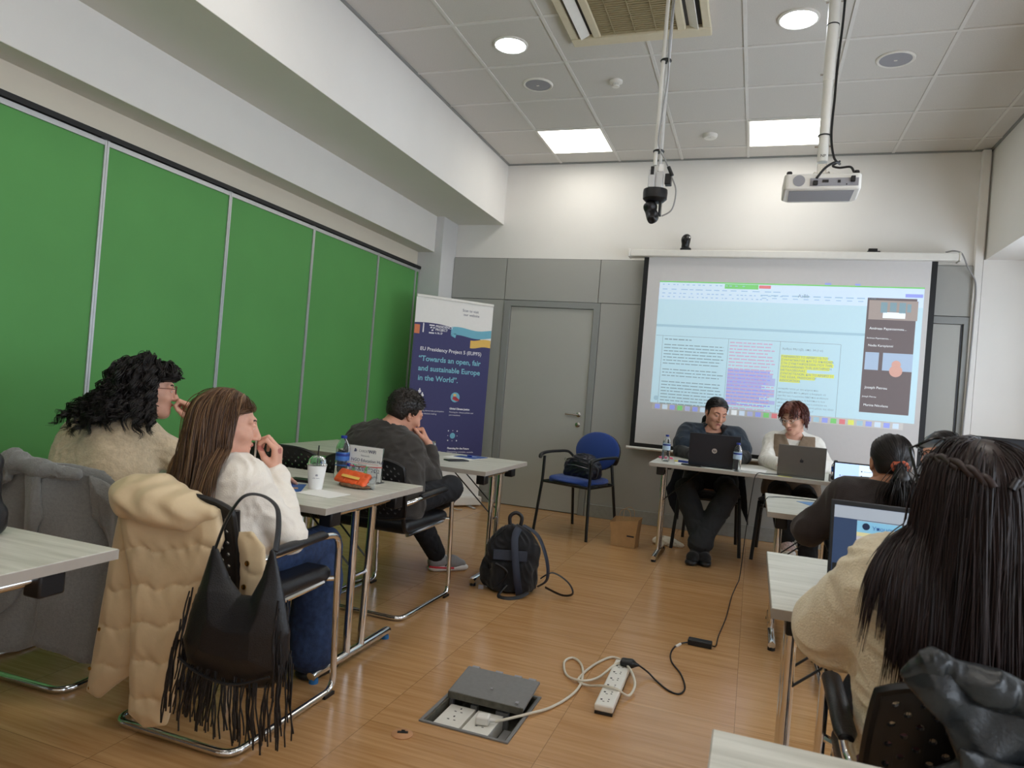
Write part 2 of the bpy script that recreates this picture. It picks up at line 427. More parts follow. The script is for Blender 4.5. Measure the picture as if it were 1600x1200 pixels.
# sliding rail and green partition
struct('trim_4', MB().bx((-3.40, YB, 2.338), (-3.335, 6.42, 2.365)), 'rail_black')
struct('wall_green_backing', MB().bx((-3.5, YB, 0), (-3.40, 6.42, 2.36)), 'joint_dark')
seams = [YB, -.95, -.02, .90, 1.83, 2.755, 3.685, 4.61, 5.60, 6.345, 6.42]
for a, b in zip(seams[:-1], seams[1:]):
    if b < 1.0: continue
    e = empty('partition_panel', (-3.37, (a+b)/2, 0)); w = (b-a)/2
    last = b > 6.4
    MB().bx((-.02, -w+.014, .03), (.012, w-.014, 2.306)).build('board', 'green_board', e, smooth=False)
    f = MB(); f.bx((-.022, -w+.001, .02), (.02, -w+.0135, 2.335)); f.bx((-.022, w-.0135, .02), (.02, w-.001, 2.335)); f.bx((-.022, -w+.0137, 2.3065), (.019, w-.0137, 2.333))
    f.build('edge_strip', 'aluminium', e, smooth=False)
    MB().bx((.0, w-.05, 2.3355), (.034, w+.0, 2.352)).build('hanger', 'black_plastic', e)
    which = {1.83: 'leftmost of the panels in view', 2.755: 'behind the curly-haired woman', 3.685: 'second from the left', 4.61: 'middle one, left of the man'}
    tag(e, None, 'partition panel', 'green partition panels')
    e['label'] = ['tall green partition panel at the left edge of the photo', 'tall green partition panel at the left edge of the photo',
      'wide green partition panel right behind the curly haired woman', 'green partition panel between curly haired woman and brown haired woman',
      'green partition panel behind the empty black chair, left of the man', 'narrow green partition panel just left of the roll-up banner', 'thin green end strip of the partition beside the white column'][max(0, min(6, seams.index(a)-3))]
# back wall: grey panelling and two doors
ZP = 2.53; ZR = 2.10; y0 = D-.03
g = MB()
text_ink = 'projected_ink'
def pan(x0, x1, z0, z1): g.bx((x0+.003, y0, z0+.003), (x1-.003, D, z1-.003))
pan(-3.116, -2.515, ZR, ZP); pan(-2.515, -1.53, ZR, ZP); pan(-1.53, 1.36, ZR, ZP); pan(1.36, 1.70, ZR, ZP)
pan(-3.116, -2.511, .1, ZR); pan(-1.499, 1.36, .12, ZR)
struct('wall_back_panelling', g, 'panel_grey', smooth=False)
struct('wall_back_joints', MB().bx((-3.118, D-.010, 0), (1.702, D-.001, ZP+.004)), 'joint_dark', smooth=False)
struct('baseboard_back', MB().bx((-1.497, D-.045, 0), (1.36, D-.0, .125)).bx((-3.116, D-.045, 0), (-2.513, D, .105)), 'base_grey', bevel=.003)
def door(n, x0, x1, handle_right=True):
    f = MB(); f.bx((x0-.075, D-.04, 0), (x0, D, 2.095)); f.bx((x1, D-.04, 0), (x1+.065, D, 2.095)); f.bx((x0-.075, D-.0398, 2.035), (x1+.065, D-.0002, 2.0965))
    d = struct('door_%d' % n, MB().bx((x0+.004, D-.022, .008), (x1-.004, D-.001, 2.031)), 'door_grey', smooth=False)
    struct('door_frame', f, 'frame_grey', d, bevel=.004)
    if handle_right:
        hx = x1-.07; h = MB(); h.lathe([(.024, 0), (.024, .008), (.020, .010)], (hx, D-.022, .985), axis=(0,-1,0)); h.cyl((hx, D-.03, .985), (hx, D-.075, .985), .009)
        h.tube([(hx, D-.07, .985), (hx-.03, D-.074, .985), (hx-.125, D-.072, .985)], .0085); struct('door_handle', h, 'steel', d)
        struct('lock', MB().lathe([(.025, 0), (.025, .008), (.018, .011)], (hx, D-.022, .885), axis=(0,-1,0)), 'steel', d)
    return d
door(1, -2.435, -1.565)
d2 = door(2, 1.00, 1.60, False)
struct('door_seal', MB().bx((1.583, D-.026, .01), (1.598, D-.0222, 2.03)), 'black_plastic', d2)
# right side: beam above, window recess below
struct('wall_right', MB().bx((XR, YB, 2.62), (XR+.1, D, H+.05)).bx((XR, YB, 2.58), (XW+.15, D, 2.621)), 'wall_paint', smooth=False)
g = MB(); g.bx((XW, YB, 0), (XW+.12, D, .85)); g.bx((XW, YB, 2.35), (XW+.12, D, 2.6))
for y in (YB+.001, .1, 2.1, 4.1): g.bx((XW, y, .851), (XW+.12, y+.12, 2.349))
g.bx((XW, 6.1, .851), (XW+.12, D-.001, 2.349))
struct('wall_window_side', g, 'wall_paint', smooth=False)
for k, (a, b) in enumerate(((-2.08, .1), (.22, 2.1), (2.22, 4.1), (4.22, 6.1))):
    f = MB(); f.bx((XW+.03, a, .851), (XW+.08, a+.05, 2.349)); f.bx((XW+.03, b-.05, .851), (XW+.08, b, 2.349)); f.bx((XW+.03, a+.05, .851), (XW+.08, b-.05, .9)); f.bx((XW+.03, a+.05, 2.3), (XW+.08, b-.05, 2.349)); f.bx((XW+.03, (a+b)/2-.025, .9), (XW+.08, (a+b)/2+.025, 2.3))
    struct('window_%d' % (k+1), f, 'aluminium', smooth=False)
# white trunking running down the corner, cable along it
g = MB(); g.bx((1.64, D-.06, 0), (1.70, D-.0005, H-.013)); struct('trim_5', g, 'wall_paint', bevel=.004)
struct('wall_corner', MB().bx((1.705, D-.05, 0), (XW, D-.0005, 2.579)), 'wall_paint', smooth=False)

# ---------------------------------------------------------------- ceiling fixtures
PZ = H-.008
def panel(x, y, lab, grp='square ceiling light panels'):
    e = empty('ceiling_light', (x, y, H), 0, lab, 'ceiling light', grp)
    f = MB(); f.bx((-.3, -.3, -.0125), (.3, -.282, -.0072)); f.bx((-.3, .282, -.0125), (.3, .3, -.0072)); f.bx((-.3, -.2818, -.0125), (-.282, .2818, -.0072)); f.bx((.282, -.2818, -.0125), (.3, .2818, -.0072))
    f.build('rim', 'white_plastic', e, smooth=False)
    MB().bx((-.281, -.281, -.011), (.281, .281, -.0075)).build('diffuser', 'lamp_panel', e, smooth=False)
panel(tx+.3, ty-.3, 'square lit ceiling panel left of the camera pole')
panel(tx+2.1, ty-.3, 'square lit ceiling panel beside the projector pole')
panel(tx+.3, ty-3.9, 'square lit ceiling panel over the brown haired woman')
panel(tx+2.7, ty-3.9, 'square lit ceiling panel over the right tables')
panel(tx+.3, ty-5.7, 'square lit ceiling panel behind the viewer, over the left tables')
panel(tx+2.1, ty-5.7, 'square lit ceiling panel behind the viewer, over the right tables')
panel(tx+.3, ty-7.5, 'square lit ceiling panel near the rear wall, left')
panel(tx+2.1, ty-7.5, 'square lit ceiling panel near the rear wall, right')
def spot(x, y, lab):
    e = empty('round_ceiling_light', (x, y, H), 0, lab, 'ceiling light', 'round ceiling lights')
    MB().lathe([(.118, 0), (.118, -.008), (.106, -.013), (.102, -.010)], n=40, cap=False).build('ring', 'white_plastic', e)
    MB().lathe([(.102, -.006), (.102, -.010), (.05, -.0105), (.001, -.0106)], n=40).build('diffuser', 'lamp_spot', e)
spot(-1.735, 4.37, 'round ceiling light on the left, above the banner side'); spot(.075, 4.37, 'round ceiling light left of the projector pole')
spot(-1.735, 2.6, 'round ceiling light over the brown haired woman'); spot(.5, 2.6, 'round ceiling light over the long haired woman')
def speaker(x, y, lab):
    e = empty('ceiling_speaker', (x, y, H), 0, lab, 'ceiling speaker', 'round ceiling speakers')
    MB().lathe([(.115, 0), (.115, -.006), (.107, -.012), (.096, -.008)], n=40, cap=False).build('ring', 'white_plastic', e)
    MB().lathe([(.097, -.004), (.096, -.007), (.05, -.010), (.001, -.011)], n=40).build('grille', 'speaker_grey', e)
    MB().bx((-.010, -.006, -.013), (.010, .006, -.0108)).build('badge', 'white_plastic', e)
speaker(-1.73, 4.985, 'round grey ceiling speaker near the left ceiling edge'); speaker(.69, 4.98, 'round grey ceiling speaker right of the projector pole')
e = empty('smoke_detector', (-1.137, 5.02, H), 0, 'small white ceiling sensor with a ribbed neck, nearer the camera', 'detector')
MB().lathe([(.048, 0), (.048, -.012), (.036, -.020), (.030, -.021)], n=28).build('base', 'white_plastic', e)
g = MB(); g.lathe([(.019, -.046), (.027, -.044), (.028, -.04), (.022, -.036)], n=24)
for k in range(6): g.cyl((.022*math.cos(k*PI/3), .022*math.sin(k*PI/3), -.019), (.022*math.cos(k*PI/3), .022*math.sin(k*PI/3), -.04), .003, n=6)
g.build('sensor_head', 'white_plastic', e)
e = empty('smoke_alarm', (-.533, 6.16, H), 0, 'flat round white ceiling detector near the back wall', 'detector')
MB().lathe([(.062, 0), (.062, -.012), (.052, -.030), (.03, -.036), (.001, -.037)], n=32).build('cover', 'white_plastic', e)
MB().box((0, -.03, -.034), (.02, .004, .004)).build('slot', 'joint_dark', e)
# air conditioner cassette
e = empty('air_conditioner', (-.86, 3.98, H), 0, 'cream square ceiling air conditioner cassette with open louvres', 'air conditioner')
s = .44; g = MB()
for (a, b) in (((-s, -s), (s, -s+.14)), ((-s, s-.10), (s, s)), ((-s, -s+.1402), (-s+.05, s-.1002)), ((s-.05, -s+.1402), (s, s-.1002))): g.bx((a[0], a[1], -.035), (b[0], b[1], -.001))
g.bx((-s+.15, -s+.141, -.034), (-s+.20, s-.101, -.001)); g.bx((s-.2, -s+.141, -.034), (s-.15, s-.101, -.001))
g.build('panel', 'cream_plastic', e, bevel=.006)
MB().bx((-s+.05, -s+.14, -.008), (s-.05, s-.10, -.001)).build('duct', 'joint_dark', e)
for sx in (-1, 1): MB().box((sx*(s-.10), .02, -.03), (.062, .62, .006), (0, sx*.5, 0)).build('louvre', 'white_plastic', e)
g = MB(); g.bx((-s+.2, -s+.14, -.022), (s-.2, s-.1, -.012))
for k in range(26): g.bx((-s+.205, -s+.155+k*.0235, -.028), (s-.205, -s+.163+k*.0235, -.0221))
for k in range(3): g.bx((-s+.29+k*.13, -s+.15, -.030), (-s+.296+k*.13, s-.11, -.0282))
g.build('intake_grille', 'grille_tan', e, smooth=False)

# camera on its ceiling pole
px, py = -.61, 3.9
e = empty('ceiling_pole', (px, py, H), 0, 'twin white ceiling tubes carrying the black dome camera', 'mount pole')
MB().cyl((-.014, 0, 0), (-.014, 0, -1.01), .011, n=12).build('tube', 'white_plastic', e)
MB().cyl((.014, .01, 0), (.014, .01, -1.01), .009, n=12).build('tube', 'aluminium', e)
for z in (-.42, -.93): MB().lathe([(.030, -.004), (.032, 0), (.030, .004)], (0, .005, z), n=20).build('cable_tie', 'black_plastic', e)
MB().lathe([(.05, 0), (.05, -.02), (.03, -.03)], n=24).build('ceiling_plate', 'white_plastic', e)
e = empty('camera_cable', (px, py, 0), 0, 'thin black cable running down the twin white tubes to the camera', 'cable')
MB().tube(smooth_path([(.03, -.02, H-.01), (.012, -.02, H-.3), (.022, -.02, H-.5), (.004, -.022, H-.75), (0, -.022, H-.9), (.05, -.03, H-1.0), (.085, -.03, H-1.08), (.115, -.02, H-1.16), (.10, -.01, H-1.26), (.045, 0, H-1.295)], 8), .0042, n=6).build('cord', 'cable_grey', e)
MB().cyl((.066, -.03, H-1.03), (.09, -.03, H-1.08), .010, n=12).build('ferrite', 'black_plastic', e)
e = empty('ceiling_camera', (px, py, 0), 0, 'black motorised dome camera hanging from the twin ceiling tubes', 'camera')
t = H-1.01
g = MB(); g.bx((-.04, -.03, t-.13), (-.004, .03, t-.03)); g.bx((.004, -.03, t-.135), (.04, .03, t-.04)); g.build('bracket', 'aluminium', e, bevel=.003)
MB().bx((-.03, -.034, t-.06), (-.012, -.022, t-.015)).build('clip', 'black_plastic', e)
MB().bx((.05, -.03, t-.115), (.085, .02, t-.055)).build('adapter_box', 'black_plastic', e, bevel=.004)
MB().bx((.015, -.035, t-.045), (.04, -.031, t-.005)).build('paper_tag', 'white_paper', e)
MB().lathe([(.05, .0), (.066, -.004), (.068, -.02), (.066, -.055), (.05, -.07), (.035, -.074)], (0, 0, t-.135), n=36).build('base_ring', 'black_plastic', e)
S = SDF(); S.cone((-.022, 0, t-.24), (.0, -.03, t-.30), .034, .030, .02); S.ell((-.02, -.01, t-.235), (.038, .04, .030), k=.01); S.cone((0, -.02, t-.29), (.003, -.05, t-.31), .027, .024, .02)
V, F = S.mesh(.003); np_obj('camera_head', V, F, 'black_plastic', e)
g = MB(); g.bx((.026, -.02, t-.285), (.04, .02, t-.20)); g.bx((-.045, -.012, t-.24), (-.036, .012, t-.205)); g.build('yoke', 'black_plastic', e, bevel=.005)
MB().lathe([(.020, 0), (.021, .006), (.015, .008), (.001, .003)], (.003, -.075, t-.325), n=24, axis=(.0, -.6, -.4)).build('lens', 'key_black', e)

# projector and pole
qx, qy = .25, 4.12
e = empty('projector_pole', (qx, qy, H), 0, 'thick cream ceiling pole holding the projector', 'mount pole')
MB().cyl((0, 0, 0), (0, 0, -.50), .031, n=24).build('upper_tube', 'white_plastic', e)
MB().cyl((0, 0, -.48), (0, 0, -.945), .027, n=24).build('lower_tube', 'white_plastic', e)
g = MB()
for z in (-.19, -.8): g.lathe([(.033, -.003), (.034, 0), (.033, .003)], (0, 0, z), n=24)
g.build('cable_tie', 'black_plastic', e)
g = MB()
for z in (-.06, -.46, -.86): g.cyl((-.045, 0, z), (.045, 0, z), .005, n=8)
g.build('screws', 'steel', e)
MB().lathe([(.07, 0), (.07, -.02), (.035, -.04)], n=28).build('ceiling_plate', 'white_plastic', e)
e = empty('projector_cable', (qx, qy, 0), 0, 'dark cable strapped along the projector pole', 'cable')
MB().tube(smooth_path([(.05, -.01, H), (.047, -.012, H-.2), (.038, -.012, H-.4), (.036, -.012, H-.6), (.034, -.012, H-.8), (.055, -.02, H-.925), (.085, -.04, H-.97), (.06, -.09, H-.975), (0.01, -.12, H-1.015), (-.03, -.135, H-1.075)], 8), .0065, n=8).build('cord', 'black_plastic', e)
MB().tube(smooth_path([(.085, -.04, H-.955), (.05, -.06, H-.985), (.08, -.10, H-1.01), (.13, -.125, H-1.015), (.148, -.135, H-1.045)], 8), .006, n=8).build('cord', 'black_plastic', e)
e = empty('projector', (qx+.0, qy, H-1.085), 0, 'white ceiling projector hanging bottom-up from the cream pole', 'projector')
g = MB(); outl = [(-.19, -.115), (-.175, -.13), (.175, -.13), (.19, -.115), (.195, .10), (.16, .14), (-.16, .14), (-.195, .10)]
g.prism(outl, (0, 0, -.045), (1,0,0), (0,1,0), (0, 0, .085)); g.build('housing', 'white_plastic', e, bevel=.012, seg=3)
MB().bx((-.06, -.1335, -.030), (.175, -.1305, .012)).build('port_panel', 'speaker_grey', e, bevel=.001)
g = MB(); g.bx((.0, -.1365, -.012), (.03, -.1337, .002)); g.bx((.075, -.1365, -.014), (.088, -.1337, .0)); g.bx((-.04, -.136, -.026), (-.034, -.1337, -.02)); g.bx((.115, -.136, -.026), (.121, -.1337, -.02)); g.build('sockets', 'black_plastic', e)
g = MB(); g.lathe([(.030, 0), (.030, .002), (.001, .003)], (-.115, -.131, 0), n=28, axis=(0,-1,0)); g.build('speaker_grille', 'speaker_grey', e)
for x in (-.165, .165): MB().lathe([(.013, 0), (.015, .012), (.012, .018)], (x, -.10, .040), n=16).build('foot', 'black_plastic', e)
g = MB(); g.bx((-.035, -.03, .041), (.035, .03, .052)); g.bx((-.024, -.006, .052), (.024, .006, .13)); g.cyl((-.05, 0, .07), (.05, 0, .07), .006, n=8); g.box((-.035, 0, .065), (.02, .05, .03), (0, .5, 0)); g.box((.035, 0, .065), (.02, .05, .03), (0, -.5, 0)); g.build('mount', 'steel', e, bevel=.002)
g = MB(); g.bx((-.045, -.15, -.028), (-.022, -.1337, -.004)); g.bx((.136, -.15, -.012), (.158, -.1337, .018)); g.build('plugs', 'black_plastic', e, bevel=.003)
MB().cyl((-.08, .1405, 0), (-.08, .165, -.004), .035, .032, n=28).build('lens', 'key_black', e)
MB().bx((-.16, -.10, -.0475), (.16, .10, -.0452)).build('base_plate', 'speaker_grey', e, bevel=.001)
# "AIP" scribble on the pole is the maker's mark
text('NP', 'pole_mark', (-.014, -.028, -.925), .022, 'text_black', bpy.data.objects['projector_pole'])

# ---------------------------------------------------------------- projection screen
SY = D-.16
e = empty('projection_screen', (0, SY, 0), 0, 'large pull-down projection screen with black side borders and projected document', 'projection screen')
zt = 2.53; zb = .80; xl, xr = -1.085, 1.352
g = MB(); g.bx((-1.215, -.05, 2.535), (1.49, .06, 2.60)); g.bx((-1.235, -.055, 2.53), (-1.2152, .063, 2.605)); g.bx((1.4902, -.055, 2.53), (1.505, .063, 2.605)); g.build('case', 'aluminium' if 0 else 'white_plastic', e, bevel=.008)
g = MB(); g.bx((xl, -.002, zb-.06), (xr, .002, 2.536)); g.build('border', 'screen_border', e, smooth=False)
MB().bx((xl+.045, -.0045, zb-.022), (xr-.045, -.0025, 2.535)).build('fabric', 'screen_fabric', e, smooth=False)
MB().cyl((xl-.03, 0, zb-.072), (xr+.03, 0, zb-.072), .014, n=14).build('bottom_bar', 'white_plastic', e)
g = MB(); g.bx((-1.0, .061, 2.55), (-.96, .158, 2.59)); g.bx((1.2, .061, 2.55), (1.24, .158, 2.59)); g.build('wall_bracket', 'aluminium', e)
# the projected picture: light thrown on the cloth
k = .40
def pm(n, c, s=k): return emat('projected_'+n, c, s)
pm('page', (180, 208, 220)); pm('bar', (196, 214, 232)); pm('green', (126, 196, 122)); pm('red', (206, 126, 130)); pm('dark', (112, 104, 106), .34); pm('lilac', (168, 174, 212)); pm('yellow', (208, 214, 110))
pm('ink', (128, 152, 162), .40); pm('pink', (186, 160, 184), .5); pm('blue', (146, 156, 222)); pm('white', (226, 232, 236)); pm('grey', (150, 180, 194), .5); pm('skin', (190, 150, 140), .5); pm('shelf', (150, 168, 190), .55); pm('room', (150, 140, 136), .5)
pic = MB(); x0, x1, zt2, zb2 = -.922, 1.268, 2.302, 1.17
def R(x, z, w, h, lay=1): return ((x, -.0046-.0003*lay, z), (w, 0, 0), (0, 0, h))
def qd(name, rects, m, lay, par):
    b = MB()
    for r in rects: b.rect(*R(*r, lay))
    return b.build(name, m, par, smooth=False)
Pp = qd('projected_page', [(x0, zb2, x1-x0, zt2-zb2)], 'projected_page', 1, e)
qd('menu_bar', [(x0, zt2-.16, x1-x0, .16)], 'projected_bar', 2, Pp)
qd('green_line', [(x0, zt2, x1-x0, .012)], 'projected_green', 3, Pp)
qd('green_banner', [(-.335, zt2-.045, .29, .042)], 'projected_green', 3, Pp); qd('red_button', [(-.04, zt2-.035, .10, .028)], 'projected_red', 3, Pp)
qd('blue_button', [(1.13, zt2-.075, .13, .028), (.50, zt2+.014, .05, .015), (.74, zt2+.014, .04, .015)], 'projected_blue', 3, Pp)
rr = []; random.seed(3)
for row, (z, n, w) in enumerate(((zt2-.024, 16, .02), (zt2-.068, 13, .05), (zt2-.105, 22, .022), (zt2-.138, 22, .018))):
    x = x0+.03
    for i in range(n):
        ww = w*random.uniform(.6, 1.3); 
        if x+ww < x1-.9 or row in (1,): rr.append((x, z, ww, .008))
        x += ww+random.uniform(.012, .045)
for i in range(11):
    x = -.02+.087*i; rr += [(x, zt2-.10, .06, .009), (x+.01, zt2-.125, .04, .007)]
qd('toolbar_marks', rr, 'projected_grey', 4, Pp)
text('AaBb', 'style_sample', (.29, -.0062, zt2-.105), .042, 'projected_ink', Pp)
qd('page_gap', [(x0, 1.885, .0+1.83, .022)], 'projected_grey', 3, Pp)
fr = []
X0, XA, XB, XC = -.855, -.265, .175, .665; zt3 = 1.80
for x in (X0, XA, XB, XC): fr.append((x, zb2, .003, zt3-zb2))
fr += [(X0-.06, zt3, XC-X0+.06, .003)]
qd('table_rules', fr, 'projected_ink', 3, Pp)
def para(x, z, w, rows, step, hh, gaps=(), jag=.12):
    out = []
    for r in range(rows):
        if r in gaps: continue
        ww = w*(1-random.uniform(0, jag)); xx = x
        while xx < x+ww:
            l = random.uniform(.018, .07); l = min(l, x+ww-xx); out.append((xx, z-r*step, l, hh)); xx += l+.009
    return out
ln = para(X0+.02, zt3-.035, .27, 1, .03, .010)+para(X0+.02, zt3-.085, .55, 7, .029, .008, (), .1)+para(X0+.02, zt3-.315, .55, 3, .029, .008)+para(X0+.02, zt3-.43, .55, 8, .029, .008)
qd('left_text', ln, 'projected_ink', 4, Pp)
qd('middle_text', para(XA+.015, zt3-.035, .41, 21, .0295, .010, (), .2), 'projected_pink', 5, Pp)
qd('selection', [(XA+.012, zt3-.30-.033*i, w, .033) for i, w in enumerate((.36, .385, .41, .41, .30, .41, .41, .29, .42, .10))], 'projected_lilac', 4, Pp)
qd('selection_text', para(XA+.016, zt3-.29, .38, 10, .033, .010), 'projected_blue', 5, Pp)
hl = [(.38, .9), (.42, 1), (.43, 1), (.40, 1), (.22, 1), (.44, 1), (.29, 1), (.17, 1)]
qd('highlight', [(XB+.015, zt3-.145-.030*i, w, .0305) for i, (w, _) in enumerate(hl)], 'projected_yellow', 4, Pp)
for i, s_ in enumerate(('ΠΑΡΑΒΙΑΖΕΙ ΤΟ ΑΡΘΡΟ 15 ΤΟΥ', 'ΣΥΝΤΑΓΜΑΤΟΣ ΚΑΙ ΤΟ ΔΙΚΑΙΩΜΑ', 'ΣΤΗ ΣΥΝΕΤΑΙΡΙΖΕΣΘΑΙ ΠΟΥ ΤΗΝ', 'ΠΕΡΙΛΑΜΒΑΝΕΙ ΤΗΝ ΔΙΑΤΗΡΗΣΗ', 'ΜΕΤΑΛΟΒΟΛΙΑΣ', 'ΣΥΝΤΑΓΓΕΛΙΩΝ, ΚΑΙ ΤΟ ΑΡΘΡΟ 11', 'ΤΗΣ ΕΣΔΑ, FREEDOM OF', 'ASSOCIATION.')):
    text(s_, 'highlighted_text', (XB+.018, -.0064, zt3-.138-.030*i), .026, 'projected_ink', Pp)
text('Άρθρο 99(1)(β), υπο. 34 (1-ε)', 'greek_text', (XB+.02, -.0064, zt3-.07), .026, 'projected_ink', Pp)
for i, s_ in enumerate(('αντικαθίσταται με τον κίτρινο που', 'υπογραμμίζει πόσο μπορεί η διαφορά να', 'ορισθεί του σωματείου ΜΚΟ που κινδύνων', 'πλήρωμα αδικημάτων, η διατύπωση των', 'υποίων είναι αμφίβολη. Άρα η ενότητα να', 'οριστικοποιηθεί η προηγούμενη μέλος της όλης', 'Διοικ. Υπάρχουν αντισυνταγμ.Τ')):
    text(s_, 'greek_text', (XB+.01, -.0064, zt3-.42-.031*i), .0205, 'projected_ink', Pp)
sb = qd('video_sidebar', [(.845, 1.235, .375, .98)], 'projected_dark', 4, Pp)
qd('video_tile', [(.86, 2.03, .37, .165)], 'projected_room', 5, sb); qd('video_people', [(.95, 2.09, .05, .09), (1.02, 2.10, .05, .08), (1.09, 2.09, .05, .09), (1.15, 2.10, .03, .07)], 'projected_ink', 6, sb); qd('video_desk', [(.97, 2.045, .17, .05)], 'projected_white', 6, sb)
qd('video_tile', [(.86, 1.60, .36, .15)], 'projected_shelf', 5, sb); qd('video_gap', [(.965, 1.60, .03, .15)], 'projected_dark', 6, sb)
b = MB(); b.lathe([(.035, 0), (.001, .0004)], (1.10, -.0068, 1.655), n=20, axis=(0,-1,0)); b.lathe([(.05, 0), (.001, .0003)], (1.10, -.0066, 1.60), n=20, axis=(0,-1,0)); b.build('video_face', 'projected_skin', sb)
for z, s_, q in ((1.945, 'Andreas Papaioannou...', .030), (1.865, 'Andreas Papaioannou, ...', .019), (1.80, 'Nadia Karayianni', .028), (1.44, 'Joseph Petrou', .030), (1.365, 'Joseph Petrou', .019), (1.29, 'Marina Nicolaou', .028)):
    text(s_, 'caption', (.875 if q > .02 else .86, -.0066, z), q, 'projected_white', sb)
qd('taskbar', [(x0+.02, zb2-.062, 2.09, .060)], 'screen_fabric_back', 1, Pp)
cols = ['blue', 'bar', 'blue', 'green', 'lilac', 'blue', 'bar', 'grey', 'grey', 'bar', 'white', 'bar', 'lilac', 'blue', 'green', 'red', 'white', 'red', 'lilac', 'blue', 'grey', 'blue', 'green', 'red', 'yellow', 'grey', 'blue', 'bar', 'blue', 'bar']
for i, c in enumerate(cols):
    x = x0+.045+i*.0685
    qd('dock_icon', [(x, zb2-.053, .046, .042)], 'projected_'+c, 2, Pp)
b = MB(); b.lathe([(.022, 0), (.001, .0004)], (x0+.05, -.0058, zb2+.045), n=20, axis=(0,-1,0)); b.build('corner_badge', 'projected_grey', Pp)
# small devices on the screen case
e = empty('webcam', (-.712, SY, 2.601), .1, 'black desktop camera standing on the projection screen case', 'webcam')
MB().lathe([(.05, 0), (.05, .02), (.03, .035)], (0, 0, 0), n=24).build('base', 'black_plastic', e)
S = SDF(); S.cone((-.005, 0, .04), (.005, -.005, .12), .036, .034, .02); S.ell((-.01, -.02, .10), (.035, .035, .035)); V, F = S.mesh(.004); np_obj('housing', V, F, 'black_plastic', e)
MB().cyl((-.0, -.05, .09), (-.0, -.06, .09), .016, n=16).build('lens', 'key_black', e); MB().bx((.022, -.045, .11), (.034, -.036, .122)).build('sticker', 'white_paper', e)
e = empty('sensor_box', (.86, SY, 2.601), 0, 'low black device on the right end of the screen case', 'device')
MB().bx((-.05, -.03, 0), (.05, .03, .012)).build('base', 'black_plastic', e, bevel=.003); MB().bx((-.04, -.02, .012), (.03, .02, .035)).build('housing', 'black_plastic', e, bevel=.004)
MB().tube(smooth_path([(.04, 0, .01), (.08, 0, .004), (.12, 0, .003)]), .003).build('cord', 'black_plastic', e)
e = empty('screen_power_cable', (0, 0, 0), 0, 'grey cable from the right end of the screen case into the corner trunking', 'cable')
MB().tube(smooth_path([(1.40, SY, 2.612), (1.46, SY, 2.625), (1.52, SY, 2.60), (1.58, SY+.05, 2.50), (1.655, D-.07, 2.37), (1.66, D-.07, 2.1), (1.655, D-.07, 1.6), (1.645, D-.07, 1.1), (1.65, D-.07, .4)], 8), .0065, n=8).build('cord', 'cable_grey', e)
# ---------------------------------------------------------------- tables
def table(x0, x1, y0, y1, h, label, glide='black_plastic', mats=True, left_leg=True, inset=.07):
    e = empty('folding_table', ((x0+x1)/2, (y0+y1)/2, 0), 0, label, 'table'); a, b = (x1-x0)/2, (y1-y0)/2
    t = MB().bx((-a, -b, h-.027), (a, b, h)).build('tabletop', 'table_laminate', e, smooth=False, bevel=.0015)
    g = MB(); q = .0012
    g.bx((-a-q, -b-q, h-.0262), (a+q, -b+.0005, h-.0015)); g.bx((-a-q, b-.0005, h-.0262), (a+q, b+q, h-.0015)); g.bx((-a-q, -b+.0006, h-.0262), (-a+.0005, b-.0006, h-.0015)); g.bx((a-.0005, -b+.0006, h-.0262), (a+q, b-.0006, h-.0015))
    g.build('edge_band', 'table_edge', t, smooth=False)
    for sx in (-1, 1):
        x = sx*(a-inset); l = MB()
        l.cyl((x, -b+.12, h-.052), (x, b-.12, h-.052), .0125, n=12)
        for y in (-.055, .055):
            l.cyl((x, y*1.25, h-.06), (x, y, .035), .0165, n=16)
        l.tube([(x, -b+.10, .030), (x, -b+.115, .035), (x, b-.115, .035), (x, b-.10, .030)], .0185, n=14)
        l.cyl((x-.0, -.052, .36*h/.7), (x, .052, .36*h/.7), .008, n=8)
        L_ = l.build('leg', 'chrome', e)
        for y in (-b+.12, b-.12): MB().lathe([(.016, .018), (.018, .01), (.018, .0)], (x, y, 0), n=14).build('glide', glide, L_)
        for y in (-b+.14, b-.14): MB().bx((x-.028, y-.034, h-.095), (x+.028, y+.034, h-.0275)).build('hinge_block', 'black_plastic', e, bevel=.006)
        br = MB()
        for y in (-.07, .07): br.tube([(x, y, .40*h/.7), (x-sx*.30, y, h-.034)], .006, n=6, flat=.6)
        br.build('brace', 'black_metal', e)
    return e
table(-2.90, -1.45, 2.20, 2.99, .70, 'pale wood folding table with cup, bottle and WiFi sign on it', 'glide_blue')
table(-2.95, -1.435, 3.77, 4.55, .70, 'pale wood folding table the man leans on, with phone and blue folder')
table(-3.0, -1.515, .60, 1.375, .70, 'pale wood folding table cut by the left photo edge')
table(.10, 1.62, 3.62, 4.40, .70, 'pale wood folding table in front of the ponytailed woman')
table(.08, 1.60, 1.88, 2.61, .70, 'pale wood folding table with the long haired woman\'s laptop')
table(-.022, 1.50, .36, 1.128, .70, 'pale wood folding table at the bottom right corner, nearest the camera')
table(-.688, .93, 5.13, 5.90, .74, 'pale wood folding table of the two presenters under the screen')

